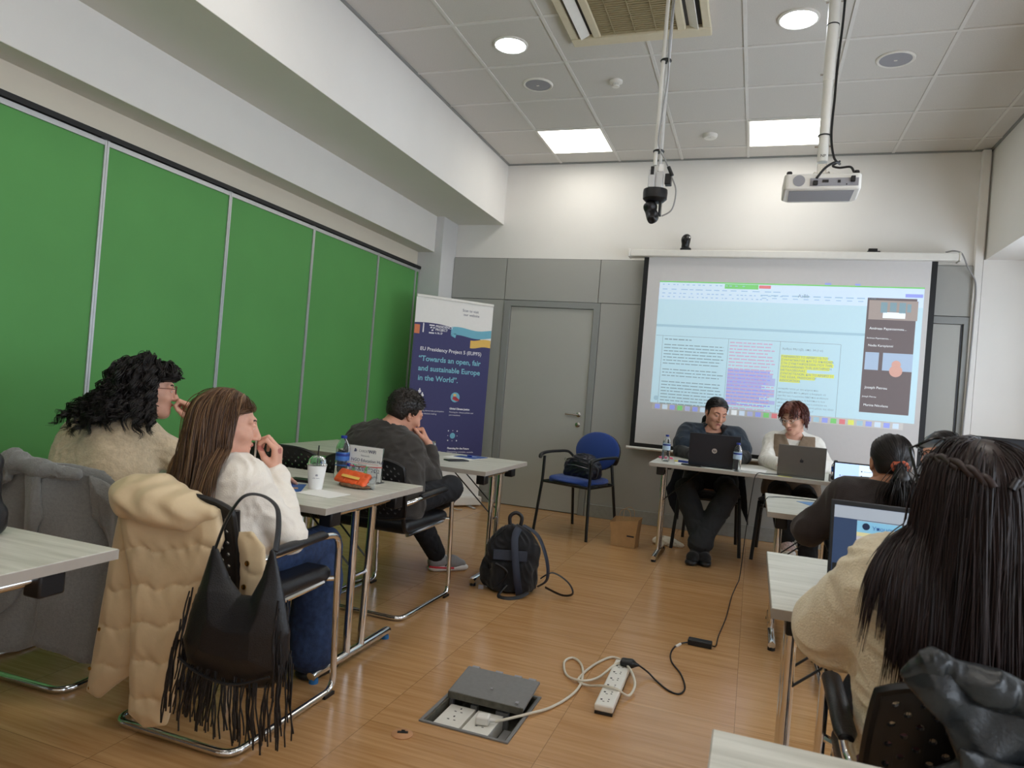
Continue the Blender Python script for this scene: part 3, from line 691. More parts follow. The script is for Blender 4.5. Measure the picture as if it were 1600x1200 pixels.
# ---------------------------------------------------------------- cantilever visitor chairs
def holes_back(w, z0, z1, yfun, nx, nz, th):
    """curved perforated shell as real holes: grid of cells, each a square ring round an octagonal opening"""
    g = MB(); dx, dz = w/nx, (z1-z0)/nz; seg = 8
    def pt(x, z): 
        # rounded outline: pull corners in
        u = x/(w/2); v = (z-z0)/(z1-z0); s_ = 1-.10*abs(v-.45)**2*1.2
        return (x*s_, yfun(x, z), z-.035*(abs(u)**4)*(1 if v > .5 else -.6)*abs(2*v-1))
    for j in range(nz):
        for i in range(nx):
            cx, cz = -w/2+dx*(i+.5), z0+dz*(j+.5); hole = 0 < i < nx-1 and 0 < j < nz-1 and (i+j) % 2 == 0
            sq = [(1,0),(1,1),(0,1),(-1,1),(-1,0),(-1,-1),(0,-1),(1,-1)]
            O = [pt(cx+a*dx/2, cz+b*dz/2) for a, b in sq]
            if hole:
                r = min(dx, dz)*.30; I = [pt(cx+r*math.cos(k*PI/4), cz+r*math.sin(k*PI/4)) for k in range(8)]
                g.add(O+I, [(k, (k+1) % 8, 8+(k+1) % 8, 8+k) for k in range(8)])
            else: g.add(O, [tuple(range(8))])
    return g
def visitor_chair(name='office_chair'):
    e = empty(name); yr, yf, hw = 0., .54, .235
    p = [(-hw, .10, .60), (-hw, .33, .612), (-hw, .47, .60), (-hw, yf-.01, .42), (-hw, yf, .014)]
    path = [(-hw+.03, -.012, .575), (-hw, .05, .592), (-hw, .40, .612), (-hw, .495, .60), (-hw, yf, .0135), (-hw, .28, .0135), (-hw, yr, .0135), (hw, yr, .0135), (hw, .28, .0135), (hw, yf, .0135), (hw, .495, .60), (hw, .40, .612), (hw, .05, .592), (hw-.03, -.012, .575)]
    MB().tube(round_path(path, .055, 7), .0122, n=12).build('frame', 'chrome', e)
    for s_ in (-1, 1):
        g = MB(); g.cyl((s_*hw, .515, .435), (s_*(hw-.05), .47, .435), .010, n=8); g.cyl((s_*(hw-.03), .46, .428), (s_*(hw-.03), .06, .415), .011, n=8)
        g.build('seat_rail', 'chrome', e)
    S = SDF(); S.box((0, .27, .45), (.215, .245, .032), rd=.03); V, F = S.mesh(.008, disp=lambda P: -.012*np.exp(-((P[:,0]/.16)**2+((P[:,1]-.25)/.18)**2))*0)
    np_obj('seat', V, F, 'black_leather', e)
    for s_ in (-1, 1):
        MB().tube([(s_*hw, .12, .604), (s_*hw, .14, .608), (s_*hw, .39, .617), (s_*hw, .41, .612)], [.014, .021, .021, .014], n=12, flat=.75).build('armrest', 'black_leather', e)
        MB().tube(round_path([(s_*(hw-.03), .10, .42), (s_*(hw-.03), .02, .44), (s_*(hw-.03), -.01, .60), (s_*(hw-.03), -.03, .76)], .05), .011, n=8).build('back_upright', 'black_metal', e)
        MB().bx((s_*hw-.016, .47, .0), (s_*hw+.016, .53, .012)).build('foot_pad', 'black_plastic', e)
    yf2 = lambda x, z: -.012-.10*((z-.48)/.33)*.55+.10*(1-math.cos(x/.235*.95))*.75-.03
    h = holes_back(.46, .50, .80, yf2, 24, 15, .01)
    h.build('backrest', 'black_plastic', e, solid=.008, smooth=False)
    rim = []
    N_ = 24
    def ptr(x, z):
        u = x/.23; v = (z-.50)/.30; s_ = 1-.10*abs(v-.45)**2*1.2
        return (x*s_, yf2(x, z), z-.035*(abs(u)**4)*(1 if v > .5 else -.6)*abs(2*v-1))
    for k in range(N_): rim.append(ptr(-.23+.46*k/N_, .80))
    for k in range(14): rim.append(ptr(.23, .80-.30*k/14))
    for k in range(N_): rim.append(ptr(.23-.46*k/N_, .50))
    for k in range(14): rim.append(ptr(-.23, .50+.30*k/14))
    MB().tube(rim, .0085, n=6, closed=True).build('back_rim', 'black_plastic', e)
    return e
ch0 = visitor_chair()
chairs = [(-1.65, 1.75, 0, 'black chair of the brown haired woman, hung with a cream puffer coat'),
 (-2.43, 1.80, .03, 'black chair of the curly haired woman, hung with a grey wool coat'),
 (-2.32, 3.13, -.02, 'empty black chair with perforated back against the green wall'),
 (-1.80, 3.10, -.02, 'black chair with chrome frame the man sits on'),
 (.60, 3.20, 0, 'black chair of the ponytailed woman in brown'),
 (.44, 1.31, .0, 'black chair of the long haired woman, hung with a black leather jacket'),
 (1.12, 5.08, PI, 'black chair of the dark haired person half hidden behind the long haired woman')]
for i, (x, y, a, lab) in enumerate(chairs):
    c = ch0 if i == 0 else copy_tree(ch0)
    c.location = (x, y, 0); c.rotation_euler = (0, 0, a); tag(c, lab, 'chair', 'black visitor chairs with chrome frames')

# four-legged meeting chairs (blue one with bag, presenters' two)
def meeting_chair(loc, rz, fab, label, arms=True, group='four-legged meeting chairs'):
    e = empty('meeting_chair', loc, rz, label, 'chair', group)
    for sx in (-1, 1):
        l = MB().tube(round_path([(sx*.265, -.27, .0), (sx*.235, -.235, .45), (sx*.235, -.23, .64 if arms else .46)], .04), .0135, n=10, flat=.8); l.build('leg', 'black_metal', e)
        l = MB().tube(round_path([(sx*.225, .28, .0), (sx*.205, .20, .44), (sx*.16, .23, .62), (sx*.13, .235, .66)], .06), .0135, n=10, flat=.8); l.build('leg', 'black_metal', e)
        if arms: MB().tube(smooth_path([(sx*.205, .215, .60), (sx*.25, .16, .665), (sx*.262, .0, .672), (sx*.262, -.16, .668), (sx*.258, -.25, .65), (sx*.25, -.27, .62)], 6), [.012]+[.0175]*28+[.013, .012], n=10, flat=.7).build('armrest', 'black_plastic', e)
    g = MB().tube(round_path([(-.235, -.235, .425), (.235, -.235, .425), (.21, .20, .425), (-.21, .20, .425), (-.235, -.235, .425)], .03), .011, n=8); g.build('seat_frame', 'black_metal', e)
    S = SDF(); S.ell((0, -.02, .455), (.245, .245, .034), k=.02); S.box((0, -.03, .452), (.19, .19, .026), rd=.025, k=.03); V, F = S.mesh(.008); np_obj('seat', V, F, fab, e)
    S = SDF(); S.ell((0, -.02, .435), (.25, .25, .022)); V, F = S.mesh(.01); np_obj('seat_shell', V, F, 'black_plastic', e)
    Rb = Euler((-.16, 0, 0)).to_matrix()
    S = SDF(); S.ell((0, .24, .70), (.225, .035, .17), np.array(Rb)); V, F = S.mesh(.008); np_obj('backrest', V, F, fab, e)
    S = SDF(); S.ell((0, .262, .695), (.228, .026, .172), np.array(Rb)); V, F = S.mesh(.009); np_obj('back_shell', V, F, 'black_plastic', e)
    return e
meeting_chair((-1.365, 5.90, 0), -.33, 'blue_fabric', 'blue upholstered armchair with black legs beside the grey door, carrying a handbag')
meeting_chair((-.29, 6.10, 0), 0, 'black_cloth', 'dark chair of the presenter in the dark cape, legs showing below', False)
meeting_chair((.33, 6.12, 0), 0, 'black_cloth', 'dark chair of the presenter in the beige knitted vest', False)

# ---------------------------------------------------------------- roll-up banner
bl = Vector((-3.065, 5.86, 0)); br_ = Vector((-2.525, 6.475, 0)); bw = (br_-bl).length; ang = math.atan2(br_.y-bl.y, br_.x-bl.x)
e = empty('roll_up_banner', (bl+br_)/2, ang, 'tall navy roll-up banner about an open, fair and sustainable Europe', 'banner')
hw = bw/2; zt, zb = 1.985, .10
MB().bx((-hw-.01, -.07, .012), (hw+.01, .07, .10)).build('base_case', 'white_plastic', e, bevel=.012)
for x in (-hw+.12, hw-.12): MB().box((x, 0, .006), (.035, .36, .011)).build('foot', 'aluminium', e, bevel=.004)
MB().bx((-hw, -.012, zt), (hw, .012, zt+.024)).build('top_rail', 'white_plastic', e, bevel=.003)
MB().cyl((0, .035, .09), (0, .03, zt), .011, n=10).build('support_pole', 'aluminium', e)
bp_ = MB().bx((-hw, -.002, zb), (hw, .0, zt)).build('printed_sheet', 'white_paper', e, smooth=False)
def bl_(x, z, lay=1): return (x, -.0022-.0004*lay, z)
g = MB(); n = 24; top = [(-hw+bw*i/n, zt-.225-.10*(i/n)**1.5+.035*math.sin(i/n*PI*1.1+.3)-.03) for i in range(n+1)]
vs = [bl_(x, z) for x, z in top]+[bl_(x, .455) for x, z in top]
g.add(vs, [(i, n+1+i, n+2+i, i+1) for i in range(n)]); g.build('navy_field', 'navy_print', bp_, smooth=False)
def ribbon(x0, x1, z0, z1, th, m, amp, name, tail=False):
    g = MB(); k = 12; a = []
    for i in range(k+1):
        t = i/k; x = x0+(x1-x0)*t; z = z0+(z1-z0)*t+amp*math.sin(t*2*PI+.6); a.append((x, z))
    g.add([bl_(x, z, 2) for x, z in a]+[bl_(x, z-th, 2) for x, z in a], [(i, k+1+i, k+2+i, i+1) for i in range(k)])
    if tail: g.add([bl_(x0, z0-th, 2), bl_(x0+.05, z0-th-.02, 2), bl_(x0+.06, z0-th+.03, 2)], [(0, 1, 2)])
    g.build(name, m, bp_, smooth=False)
ribbon(-.03, hw-.002, zt-.255, zt-.245, .078, 'teal_print', .012, 'teal_ribbon', True)
ribbon(.185, hw-.002, zt-.355, zt-.335, .075, 'yellow_print', -.006, 'yellow_ribbon')
ribbon(-hw+.002, -hw+.055, zt-.262, zt-.262, .085, 'orange_print', 0, 'orange_ribbon')
ex = (1, 0, 0)
text('Scan to visit', 'banner_text', bl_(.075, zt-.085), .036, 'text_dark', bp_); text('our website', 'banner_text', bl_(.088, zt-.125), .036, 'text_dark', bp_)
lg = MB()
for k_ in range(3): lg.rect(bl_(-hw+.085, zt-.265-k_*.032, 3), (.062, .004, 0), (0, 0, .022))
lg.rect(bl_(-hw+.085, zt-.33, 3), (.012, 0, 0), (0, 0, .086)); lg.rect(bl_(-hw+.15, zt-.262, 3), (.055, 0, 0), (0, 0, .012)); lg.rect(bl_(-hw+.15, zt-.335, 3), (.055, 0, 0), (0, 0, .012))
for k_ in range(3):
    a_ = .5+k_*2.1; lg.rect(bl_(-hw+.178+.016*math.cos(a_), zt-.295+.016*math.sin(a_), 3), (.018, 0, .006), (-.004, 0, .012))
lg.build('logo', 'text_white', bp_, smooth=False)
for i, s_ in enumerate(('PRESIDENCY', 'PROJECT', '6, 26, 27')): text(s_, 'logo_text', bl_(-hw+.215, zt-.272-i*.030, 3), .032 if i < 2 else .022, 'text_white', bp_, bold=.0008)
text('EU Presidency Project 5 (EUPF5)', 'banner_title', bl_(-hw+.075, zt-.50), .0485, 'text_white', bp_, bold=.0006)
for i, s_ in enumerate(('“Towards an open, fair', 'and sustainable Europe', 'in the World”.')): text(s_, 'banner_slogan', bl_(-hw+.068+.004*i, zt-.60-i*.092), .0705, 'text_teal', bp_, bold=.0014)
def icon(x, z, kind):
    g = MB()
    if kind == 0:
        for dx, dz in ((-.035, 0), (0, .035), (.03, -.002), (-.018, -.035)): g.lathe([(.016, 0), (.001, .0004)], bl_(x+dx, z+dz, 2), n=10, axis=(0,-1,0)); g.rect(bl_(x+dx-.006, z+dz+.01, 2), (.012, 0, 0), (0, 0, .018))
        g.build('icon', 'text_white', bp_)
    elif kind == 1:
        g.lathe([(.048, 0), (.001, .0004)], bl_(x, z, 2), n=24, axis=(0,-1,0)); ic = g.build('icon', 'teal_print', bp_)
        g = MB(); g.rect(bl_(x-.03, z-.02, 4), (.05, 0, -.02), (.01, 0, .03)); g.rect(bl_(x-.01, z-.01, 4), (.045, 0, -.03), (.01, 0, .02)); g.build('icon_detail', 'text_red', ic)
        g = MB(); g.rect(bl_(x-.02, z+.012, 4), (.03, 0, 0), (.0, 0, .02)); g.build('icon_detail', 'yellow_print', ic)
    else:
        g.lathe([(.028, 0), (.001, .0004)], bl_(x, z, 2), n=20, axis=(0,-1,0)); ic = g.build('icon', 'teal_print', bp_)
        g = MB()
        for k_ in range(8): g.lathe([(.007 if k_ % 2 else .004, 0), (.0005, .0003)], bl_(x+.055*math.cos(k_*PI/4)*(1.2 if k_ % 2 else .9), z+.055*math.sin(k_*PI/4)*(1.2 if k_ % 2 else .9), 2), n=8, axis=(0,-1,0))
        g.build('icon_detail', 'text_white', ic)
icon(-hw+.105, zt-.925, 0); icon(.07, zt-.925, 1); icon(-hw+.11, zt-1.30, 2); icon(.075, zt-1.30, 2)
for x, z, t, ls in ((-hw+.06, zt-1.045, 'Civic Space', ('Strengthening democratic participation', 'and inclusive decision-making')), (.02, zt-1.045, 'Global Climate Justice', ('Pressing for climate policies and', 'just transitions')),
   (-hw+.06, zt-1.43, 'Global Partnerships', ('Promoting global civil society and civic', 'partnerships')), (.03, zt-1.43, 'Financing for the Future', ('Championing sustainable, equitable', 'and human-centred financing'))):
    text(t, 'banner_heading', bl_(x, z, 2), .024, 'text_white', bp_, bold=.0012)
    for i, s_ in enumerate(ls): text(s_, 'banner_text', bl_(x, z-.032-.028*i, 2), .020, 'text_white', bp_)
g = MB()
for k_ in range(4): g.rect(bl_(.02, .22-.02*k_), (.12, 0, 0), (0, 0, .004)); g.rect(bl_(.0, .40-.018*k_), (.18, 0, 0), (0, 0, .004))
g.build('small_print', 'text_grey', bp_, smooth=False)
e = empty('paper_scrap', (-2.62, 6.08, 0), .5, 'crumpled white strip on the floor at the foot of the roll-up banner', 'paper scrap')
MB().tube(smooth_path([(-.05, 0, .03), (0, .01, .012), (.05, -.02, .008), (.09, -.03, .01)]), .014, n=6, flat=.3).build('strip', 'white_paper', e)

# ---------------------------------------------------------------- floor box, power strip, cables
e = empty('floor_socket_box', (-.862, 2.44, 0), 0, 'open grey floor socket box with its lid tilted up', 'floor box')
hx, hy = .155, .185; g = MB()
g.bx((-hx-.012, -hy-.012, .0), (hx+.012, -hy, .006)); g.bx((-hx-.012, hy, 0), (hx+.012, hy+.012, .006)); g.bx((-hx-.012, -hy, 0), (-hx, hy, .006)); g.bx((hx, -hy, 0), (hx+.012, hy, .006))
g.build('frame', 'grey_plastic', e, bevel=.001)
g = MB(); g.bx((-hx, -hy, -.078), (hx, hy, -.070)); g.bx((-hx, -hy, -.0699), (-hx+.006, hy, .0)); g.bx((hx-.006, -hy, -.0699), (hx, hy, .0)); g.bx((-hx+.0061, -hy, -.0699), (hx-.0061, -hy+.006, .0)); g.bx((-hx+.0061, hy-.006, -.0699), (hx-.0061, hy, .0)); g.build('tray', 'dark_cavity', e, smooth=False)
for x in (-.085, .025):
    p_ = MB().bx((x-.05, -.155, -.0695), (x+.05, .02, .0065)).build('socket_plate', 'socket_white', e, bevel=.0015); p_.location.z = -.024
    s_ = MB()
    for yy in (-.085, -.02): s_.bx((x-.003, yy+.012, .0066), (x+.003, yy+.022, .0069)); s_.bx((x-.016, yy-.012, .0066), (x-.008, yy-.007, .0069)); s_.bx((x+.008, yy-.012, .0066), (x+.016, yy-.007, .0069))
    s_.build('socket_holes', 'black_plastic', p_, smooth=False)
g = MB(); g.bx((-hx+.0065, .03, -.0695), (-hx+.02, .05, -.008)); g.bx((-.06, .028, -.0695), (-.035, .05, -.009)); g.bx((.04, .03, -.0695), (.09, .045, -.01)); g.bx((.095, -.16, -.0695), (.14, -.02, -.045)); g.build('clips', 'grey_plastic', e)
rl = Euler((.07, 0, 0)); lid = MB(); lid.box((0, .085+.03, .038), (.305, .20, .012), (.13, 0, 0)); lid.build('lid', 'grey_plastic', e, bevel=.004)
g = MB()
for x in (-.12, -.02, .06, .12): g.box((x, .215, .050), (.03, .014, .014), (.13, 0, 0))
g.box((-.0, .08, .0465), (.008, .008, .002), (.13, 0, 0)); g.box((.12, .03, .0405), (.012, .012, .002), (.13, 0, 0)); g.build('lid_tabs', 'speaker_grey', e)
MB().bx((-.15, .012, .006), (.15, .019, .030)).build('hinge', 'dark_cavity', e)
e = empty('white_plug', (-.835, 2.37, -.016), .2, 'white three-pin plug pushed into the floor socket box', 'plug')
g = MB(); g.bx((-.025, -.022, 0), (.025, .024, .030)); g.build('body', 'white_plastic', e, bevel=.007, seg=3); MB().cyl((.022, 0, .015), (.045, .004, .013), .008, .005, n=12).build('strain_relief', 'white_plastic', e)
sp = Vector((-.452, 2.86, 0)); sa = math.atan2(3.10-2.62, -.46+.45)
e = empty('power_strip', sp, sa-PI/2-.0, 'white six-way power strip lying on the wooden floor', 'power strip')
MB().bx((-.036, -.245, .012), (.036, .245, .038)).build('housing', 'socket_white', e, bevel=.006, seg=3)
MB().bx((-.034, -.243, .0), (.034, .243, .0118)).build('underside', 'black_plastic', e, bevel=.002)
g = MB()
for k_ in range(6):
    y = -.20+k_*.072; g.bx((-.022, y+.0, .0381), (-.014, y+.010, .0385)); g.bx((.006, y-.006, .0381), (.012, y+.0, .0385)); g.bx((.006, y+.012, .0381), (.012, y+.018, .0385)); g.bx((-.012, y-.012, .0381), (-.004, y-.008, .0385))
g.build('socket_holes', 'key_black', e, smooth=False)
MB().bx((-.012, .205, .0381), (.012, .225, .040)).build('end_cap', 'white_plastic', e)
e = empty('black_plug', (-.435, 3.045, .0385), 0, 'black moulded plug at the far end of the white power strip', 'plug')
S = SDF(); S.box((0, 0, .014), (.028, .024, .014), rd=.011); S.cone((.02, .0, .012), (.05, .003, .012), .008, .005); V, F = S.mesh(.003); np_obj('body', V, F, 'black_plastic', e)
e = empty('white_extension_cable', (0, 0, 0), 0, 'white looped extension cable between floor box and power strip', 'cable')
wp = [(-.79, 2.378, -.003), (-.745, 2.405, .008), (-.69, 2.47, .012), (-.64, 2.56, .007), (-.60, 2.68, .007), (-.585, 2.80, .007), (-.60, 2.93, .008), (-.635, 3.04, .008), (-.685, 3.09, .007), (-.705, 3.02, .007), (-.66, 2.89, .007), (-.585, 2.84, .018), (-.53, 2.92, .014), (-.475, 3.03, .045), (-.425, 3.02, .046), (-.375, 2.90, .030), (-.385, 2.81, .012), (-.43, 2.77, .045), (-.49, 2.78, .040), (-.55, 2.82, .012), (-.60, 2.85, .010), (-.60, 2.95, .0075), (-.575, 3.08, .007), (-.53, 3.19, .007), (-.48, 3.17, .012), (-.462, 3.112, .024)]
MB().tube(smooth_path(wp, 8), .0052, n=8).build('cord', 'cable_white', e)
e = empty('laptop_charger', (0, 0, 0), 0, 'black laptop charger brick and cord crossing the floor to the presenters', 'charger')
wp = [(-.385, 3.05, .050), (-.345, 3.07, .02), (-.30, 3.03, .005), (-.245, 2.965, .004), (-.20, 2.955, .004), (-.185, 3.03, .004), (-.215, 3.17, .004), (-.27, 3.30, .004), (-.285, 3.43, .004), (-.265, 3.545, .004), (-.225, 3.585, .010)]
MB().tube(smooth_path(wp, 8), .0038, n=8).build('cord', 'black_plastic', e)
MB().box((-.165, 3.60, .0145), (.115, .05, .028), (0, 0, -.03)).build('brick', 'black_plastic', e, bevel=.004)
MB().cyl((-.272, 3.51, .004), (-.255, 3.56, .004), .0065, n=8).build('tie', 'white_plastic', e)
wp = [(-.108, 3.597, .012), (-.09, 3.64, .004), (-.085, 3.80, .004), (-.06, 4.15, .004), (-.045, 4.6, .004), (-.02, 4.95, .004), (-.005, 5.05, .05), (.01, 5.07, .35), (.03, 5.08, .62), (.05, 5.11, .74), (.12, 5.16, .746), (.25, 5.24, .746), (.33, 5.28, .745)]
MB().tube(smooth_path(wp, 8), .003, n=6).build('thin_cord', 'black_plastic', e)
e = empty('floor_outlet_cover', (-1.035, 2.135, 0), .3, 'round copper coloured floor cap with a black slot', 'floor cap')
MB().lathe([(.036, 0), (.036, .003), (.032, .005), (.001, .0052)], n=32).build('disc', 'copper_disc', e); MB().box((.0, .004, .0062), (.036, .012, .002), (0, 0, .1)).box((.0, .016, .0062), (.012, .004, .002)).build('slot', 'key_black', e)

# ---------------------------------------------------------------- bottles, cup, sign, bags of the left table
def bottle(loc, hgt, r, label, full=.85, labelm='label_blue', cap='cap_blue', lz=(.42, .68)):
    e = empty('water_bottle', loc, 0, label, 'bottle', 'plastic water bottles'); h_ = hgt
    prof = [(r*.55, .004), (r*.9, 0), (r, .012)]
    for k_ in range(5): prof += [(r*.985, h_*(.08+k_*.06)), (r, h_*(.11+k_*.06))]
    prof += [(r, h_*.42), (r*.97, h_*.44), (r*.97, h_*.66), (r, h_*.69), (r*.93, h_*.76), (r*.6, h_*.87), (r*.36, h_*.92), (r*.36, h_*.955)]
    MB().lathe(prof, n=28).build('bottle_body', 'clear_plastic', e)
    MB().lathe([(r*.985, h_*lz[0]), (r*.99, h_*(lz[0]+.005)), (r*.99, h_*(lz[1]-.005)), (r*.985, h_*lz[1])], n=28, cap=False).build('paper_label', labelm, e)
    MB().lathe([(r*.985+.0006, h_*(lz[1]-.09)), (r*.99+.0008, h_*(lz[1]-.04)), (r*.985+.0006, h_*(lz[1]-.03))], n=28, cap=False).build('label_band', 'label_navy', e)
    MB().lathe([(r*.42, h_*.935), (r*.44, h_*.94), (r*.44, h_*.992), (r*.38, h_), (.001, h_)], n=20).build('cap', cap, e)
    return e
bottle((-1.83, 2.88, .70), .205, .033, 'blue-capped water bottle behind the WiFi sign and snack bag', lz=(.30, .62))
bottle((-.60, 5.36, .74), .20, .030, 'water bottle with blue cap at the left end of the presenters\' table', labelm='label_pale')
bottle((-.085, 5.18, .74), .20, .030, 'water bottle in front of the open black laptop', labelm='label_pale')
bottle((.56, 5.30, .74), .14, .026, 'small clear bottle at the right of the silver laptop', cap='black_plastic')
# cup
e = empty('coffee_cup', (-1.735, 2.54, .70), 0, 'white paper coffee cup with clear dome lid and straw', 'cup')
MB().lathe([(.028, 0), (.029, .002), (.040, .100), (.041, .103), (.039, .103), (.027, .004)], n=32).build('paper_cup', 'white_paper', e)
MB().lathe([(.0425, .101), (.0425, .105), (.038, .108), (.035, .125), (.024, .138), (.009, .142)], n=32, cap=False).build('dome_lid', 'clear_plastic', e)
MB().cyl((0, 0, .06), (.002, 0, .185), .003, n=8).build('straw', 'black_plastic', e)
g = MB(); fd = Vector((.57, -.82, 0))
tx_ = Vector((.82, .57, 0))
for a_ in (-.4, 0, .4): g.rect(fd*.0362+Vector((0,0,.058))+tx_*(a_*.008), tx_*.002, Vector((0, 0, .012-abs(a_)*.012)))
g.build('logo', 'text_dark', e)
text('COFFEE ✦ HOUSE' if 0 else 'coffee  house', 'cup_text', fd*.0372+tx_*(-.016)+Vector((0, 0, .048)), .0055, 'text_dark', e, ex=tx_)
# wifi sign: acrylic block with printed card
sl, sr = Vector((-1.825, 2.905, .70)), Vector((-1.615, 2.885, .70)); sa_ = math.atan2(sr.y-sl.y, sr.x-sl.x)
e = empty('wifi_sign', (sl+sr)/2, sa_, 'white WiFi notice standing in a clear acrylic holder', 'sign')
MB().bx((-.105, -.002, .004), (.105, .006, .165)).build('acrylic_holder', 'clear_plastic', e, bevel=.001); MB().bx((-.105, -.03, 0), (.105, .03, .0038)).build('acrylic_foot', 'clear_plastic', e)
cd = MB().bx((-.103, -.0045, .005), (.103, -.0022, .163)).build('card', 'white_paper', e, smooth=False)
text('●  CARDET', 'sign_text', (-.055, -.0049, .135), .016, 'text_grey', cd); text('WiFi', 'sign_text', (.025, -.0049, .134), .022, 'text_dark', cd, bold=.0005)
text('Network:', 'sign_text', (-.018, -.0049, .115), .013, 'text_grey', cd); text('NGO Education Hub', 'sign_text', (-.072, -.0049, .090), .0215, 'text_dark', cd); text('Password:', 'sign_text', (-.03, -.0049, .072), .012, 'text_grey', cd); text('CARDET2022', 'sign_text', (-.045, -.0049, .046), .024, 'text_dark', cd)
MB().bx((-.075, -.0047, .083), (.085, -.0046, .0845)).build('underline', 'red_print', cd)
MB().lathe([(.006, 0), (.003, .014), (.0005, .016)], (-.052, -.0046, .135), n=8).build('drop_logo', 'text_dark', cd)
# snack bag
e = empty('snack_bag', (-1.645, 2.70, .70), -.15, 'orange snack packet inside a clear zip bag with red zip', 'snack bag')
S = SDF(); S.box((-.01, 0, .040), (.088, .011, .036), np.array(Euler((-.75, .06, 0)).to_matrix()), rd=.010, k=.005); V, F = S.mesh(.004, disp=waves(5, .003, .035)); np_obj('snack_packet', V, F, 'red_orange' if 'red_orange' in MATS else mat('red_orange', (222, 92, 44), .4, noise=.35, nscale=14), e)
MB().box((-.01, -.016, .046), (.10, .003, .014), (-.75, .06, 0)).build('yellow_stripe', 'yellow_print', e, bevel=.001)
S = SDF(); S.ell((.01, -.01, .010), (.085, .035, .011), k=.005); V, F = S.mesh(.004, disp=waves(6, .003, .03)); np_obj('nuts', V, F, mat('nuts_mix', (112, 84, 60), .7, noise=.5, nscale=90), e)
V, F = pillow([(-.09, 0), (.10, 0), (.105, .05), (.09, .095), (-.075, .098), (-.085, .05)], lambda x, z: .012+z*.25+.004*np.sin(x*90), lambda x, z, i: .002+.03*np.clip(1-z/.07, 0, 1)*np.clip(i/.02, 0, 1), .003, -.06, .08)
np_obj('zip_pouch', V, F, 'clear_plastic', e)
MB().tube(smooth_path([(-.078, .028, .094), (-.03, .033, .088), (.04, .037, .092), (.115, .04, .098)]), .0024, n=6).build('zip', 'red_print', e); MB().bx((-.070, .022, .084), (-.058, .034, .098)).build('zip_slider', 'label_navy', e)
def flat(name, x, y, z, w, d, rz, m, label, cat, t=.0012, grp=None):
    e = empty(name, (x, y, z), rz, label, cat, grp); MB().bx((-w/2, -d/2, .0003), (w/2, d/2, t+.0003)).build('sheet', m, e, smooth=False); return e
flat('paper_sheet', -1.64, 2.46, .70, .17, .14, -.08, 'white_paper', 'small white paper sheet at the near corner of the left table', 'paper')
e = flat('blue_brochure', -1.83, 2.48, .70, .13, .20, .5, 'blue_card', 'blue printed brochure between cup and brown haired woman', 'brochure')
MB().box((.02, -.02, .0018), (.05, .035, .0004), (0,0,.2)).build('photo', 'copper_disc', e); MB().box((-.01, -.06, .0018), (.05, .008, .0004)).build('title_line', 'text_white', e)
flat('dark_card', -1.88, 2.66, .70, .12, .06, .1, 'black_plastic', 'dark flat case lying beyond the coffee cup', 'case', .012)
# things on the man's table
e = empty('smartphone', (-1.775, 4.12, .70), .95, 'black smartphone lying on the man\'s table', 'phone'); MB().bx((-.075, -.037, 0), (.075, .037, .008)).build('phone_body', 'laptop_black', e, bevel=.003); MB().bx((-.071, -.034, .0081), (.071, .034, .0084)).build('phone_screen', 'key_black', e)
e = flat('blue_folder', -1.80, 4.42, .70, .16, .19, -.15, 'blue_card', 'blue folder at the far right corner of the man\'s table', 'folder', .003)
MB().bx((-.03, .02, .0034), (.03, .035, .0037)).build('title', 'text_white', e)
flat('paper_sheet', -1.83, 4.32, .70, .20, .16, -.1, 'white_paper', 'white paper just left of the blue folder on the man\'s table', 'paper')
e = empty('pen', (-1.86, 4.42, .704), -.2, 'blue-tipped white pen beside the blue folder', 'pen'); MB().cyl((-.07, 0, .004), (.04, 0, .004), .0035, n=8).build('barrel', 'white_plastic', e); MB().cyl((.04, 0, .004), (.075, 0, .004), .0048, n=8).build('pen_cap', 'cap_blue', e)
e = empty('glass_jar', (-2.12, 4.46, .70), 0, 'small glass jar of sweets by the banner, on the man\'s table', 'jar'); MB().lathe([(.026, 0), (.030, .004), (.030, .06), (.026, .066), (.028, .07), (.028, .078)], n=20, cap=False).build('glass', 'clear_plastic', e); MB().lathe([(.001, .001), (.027, .002), (.027, .04), (.001, .045)], n=14).build('sweets', mat('sweets', (206, 166, 110), .6, noise=.4, nscale=80), e); MB().bx((-.022, -.0312, .035), (.022, -.0305, .062)).build('jar_label', 'white_paper', e)
# black bag on the nearest left table
e = empty('black_bag', (-1.845, 1.265, .70), .1, 'black upright bag cut by the left photo edge, on the near left table', 'bag')
S = SDF(); S.box((-.10, 0, .11), (.10, .05, .11), rd=.03); S.box((-.10, 0, .04), (.115, .06, .04), rd=.03, k=.03); V, F = S.mesh(.006, disp=waves(8, .003, .06)); np_obj('bag_body', V, F, 'black_leather', e)
MB().bx((-.08, -.04, .2205), (-.02, -.01, .228)).build('bag_tag', 'yellow_print', e)

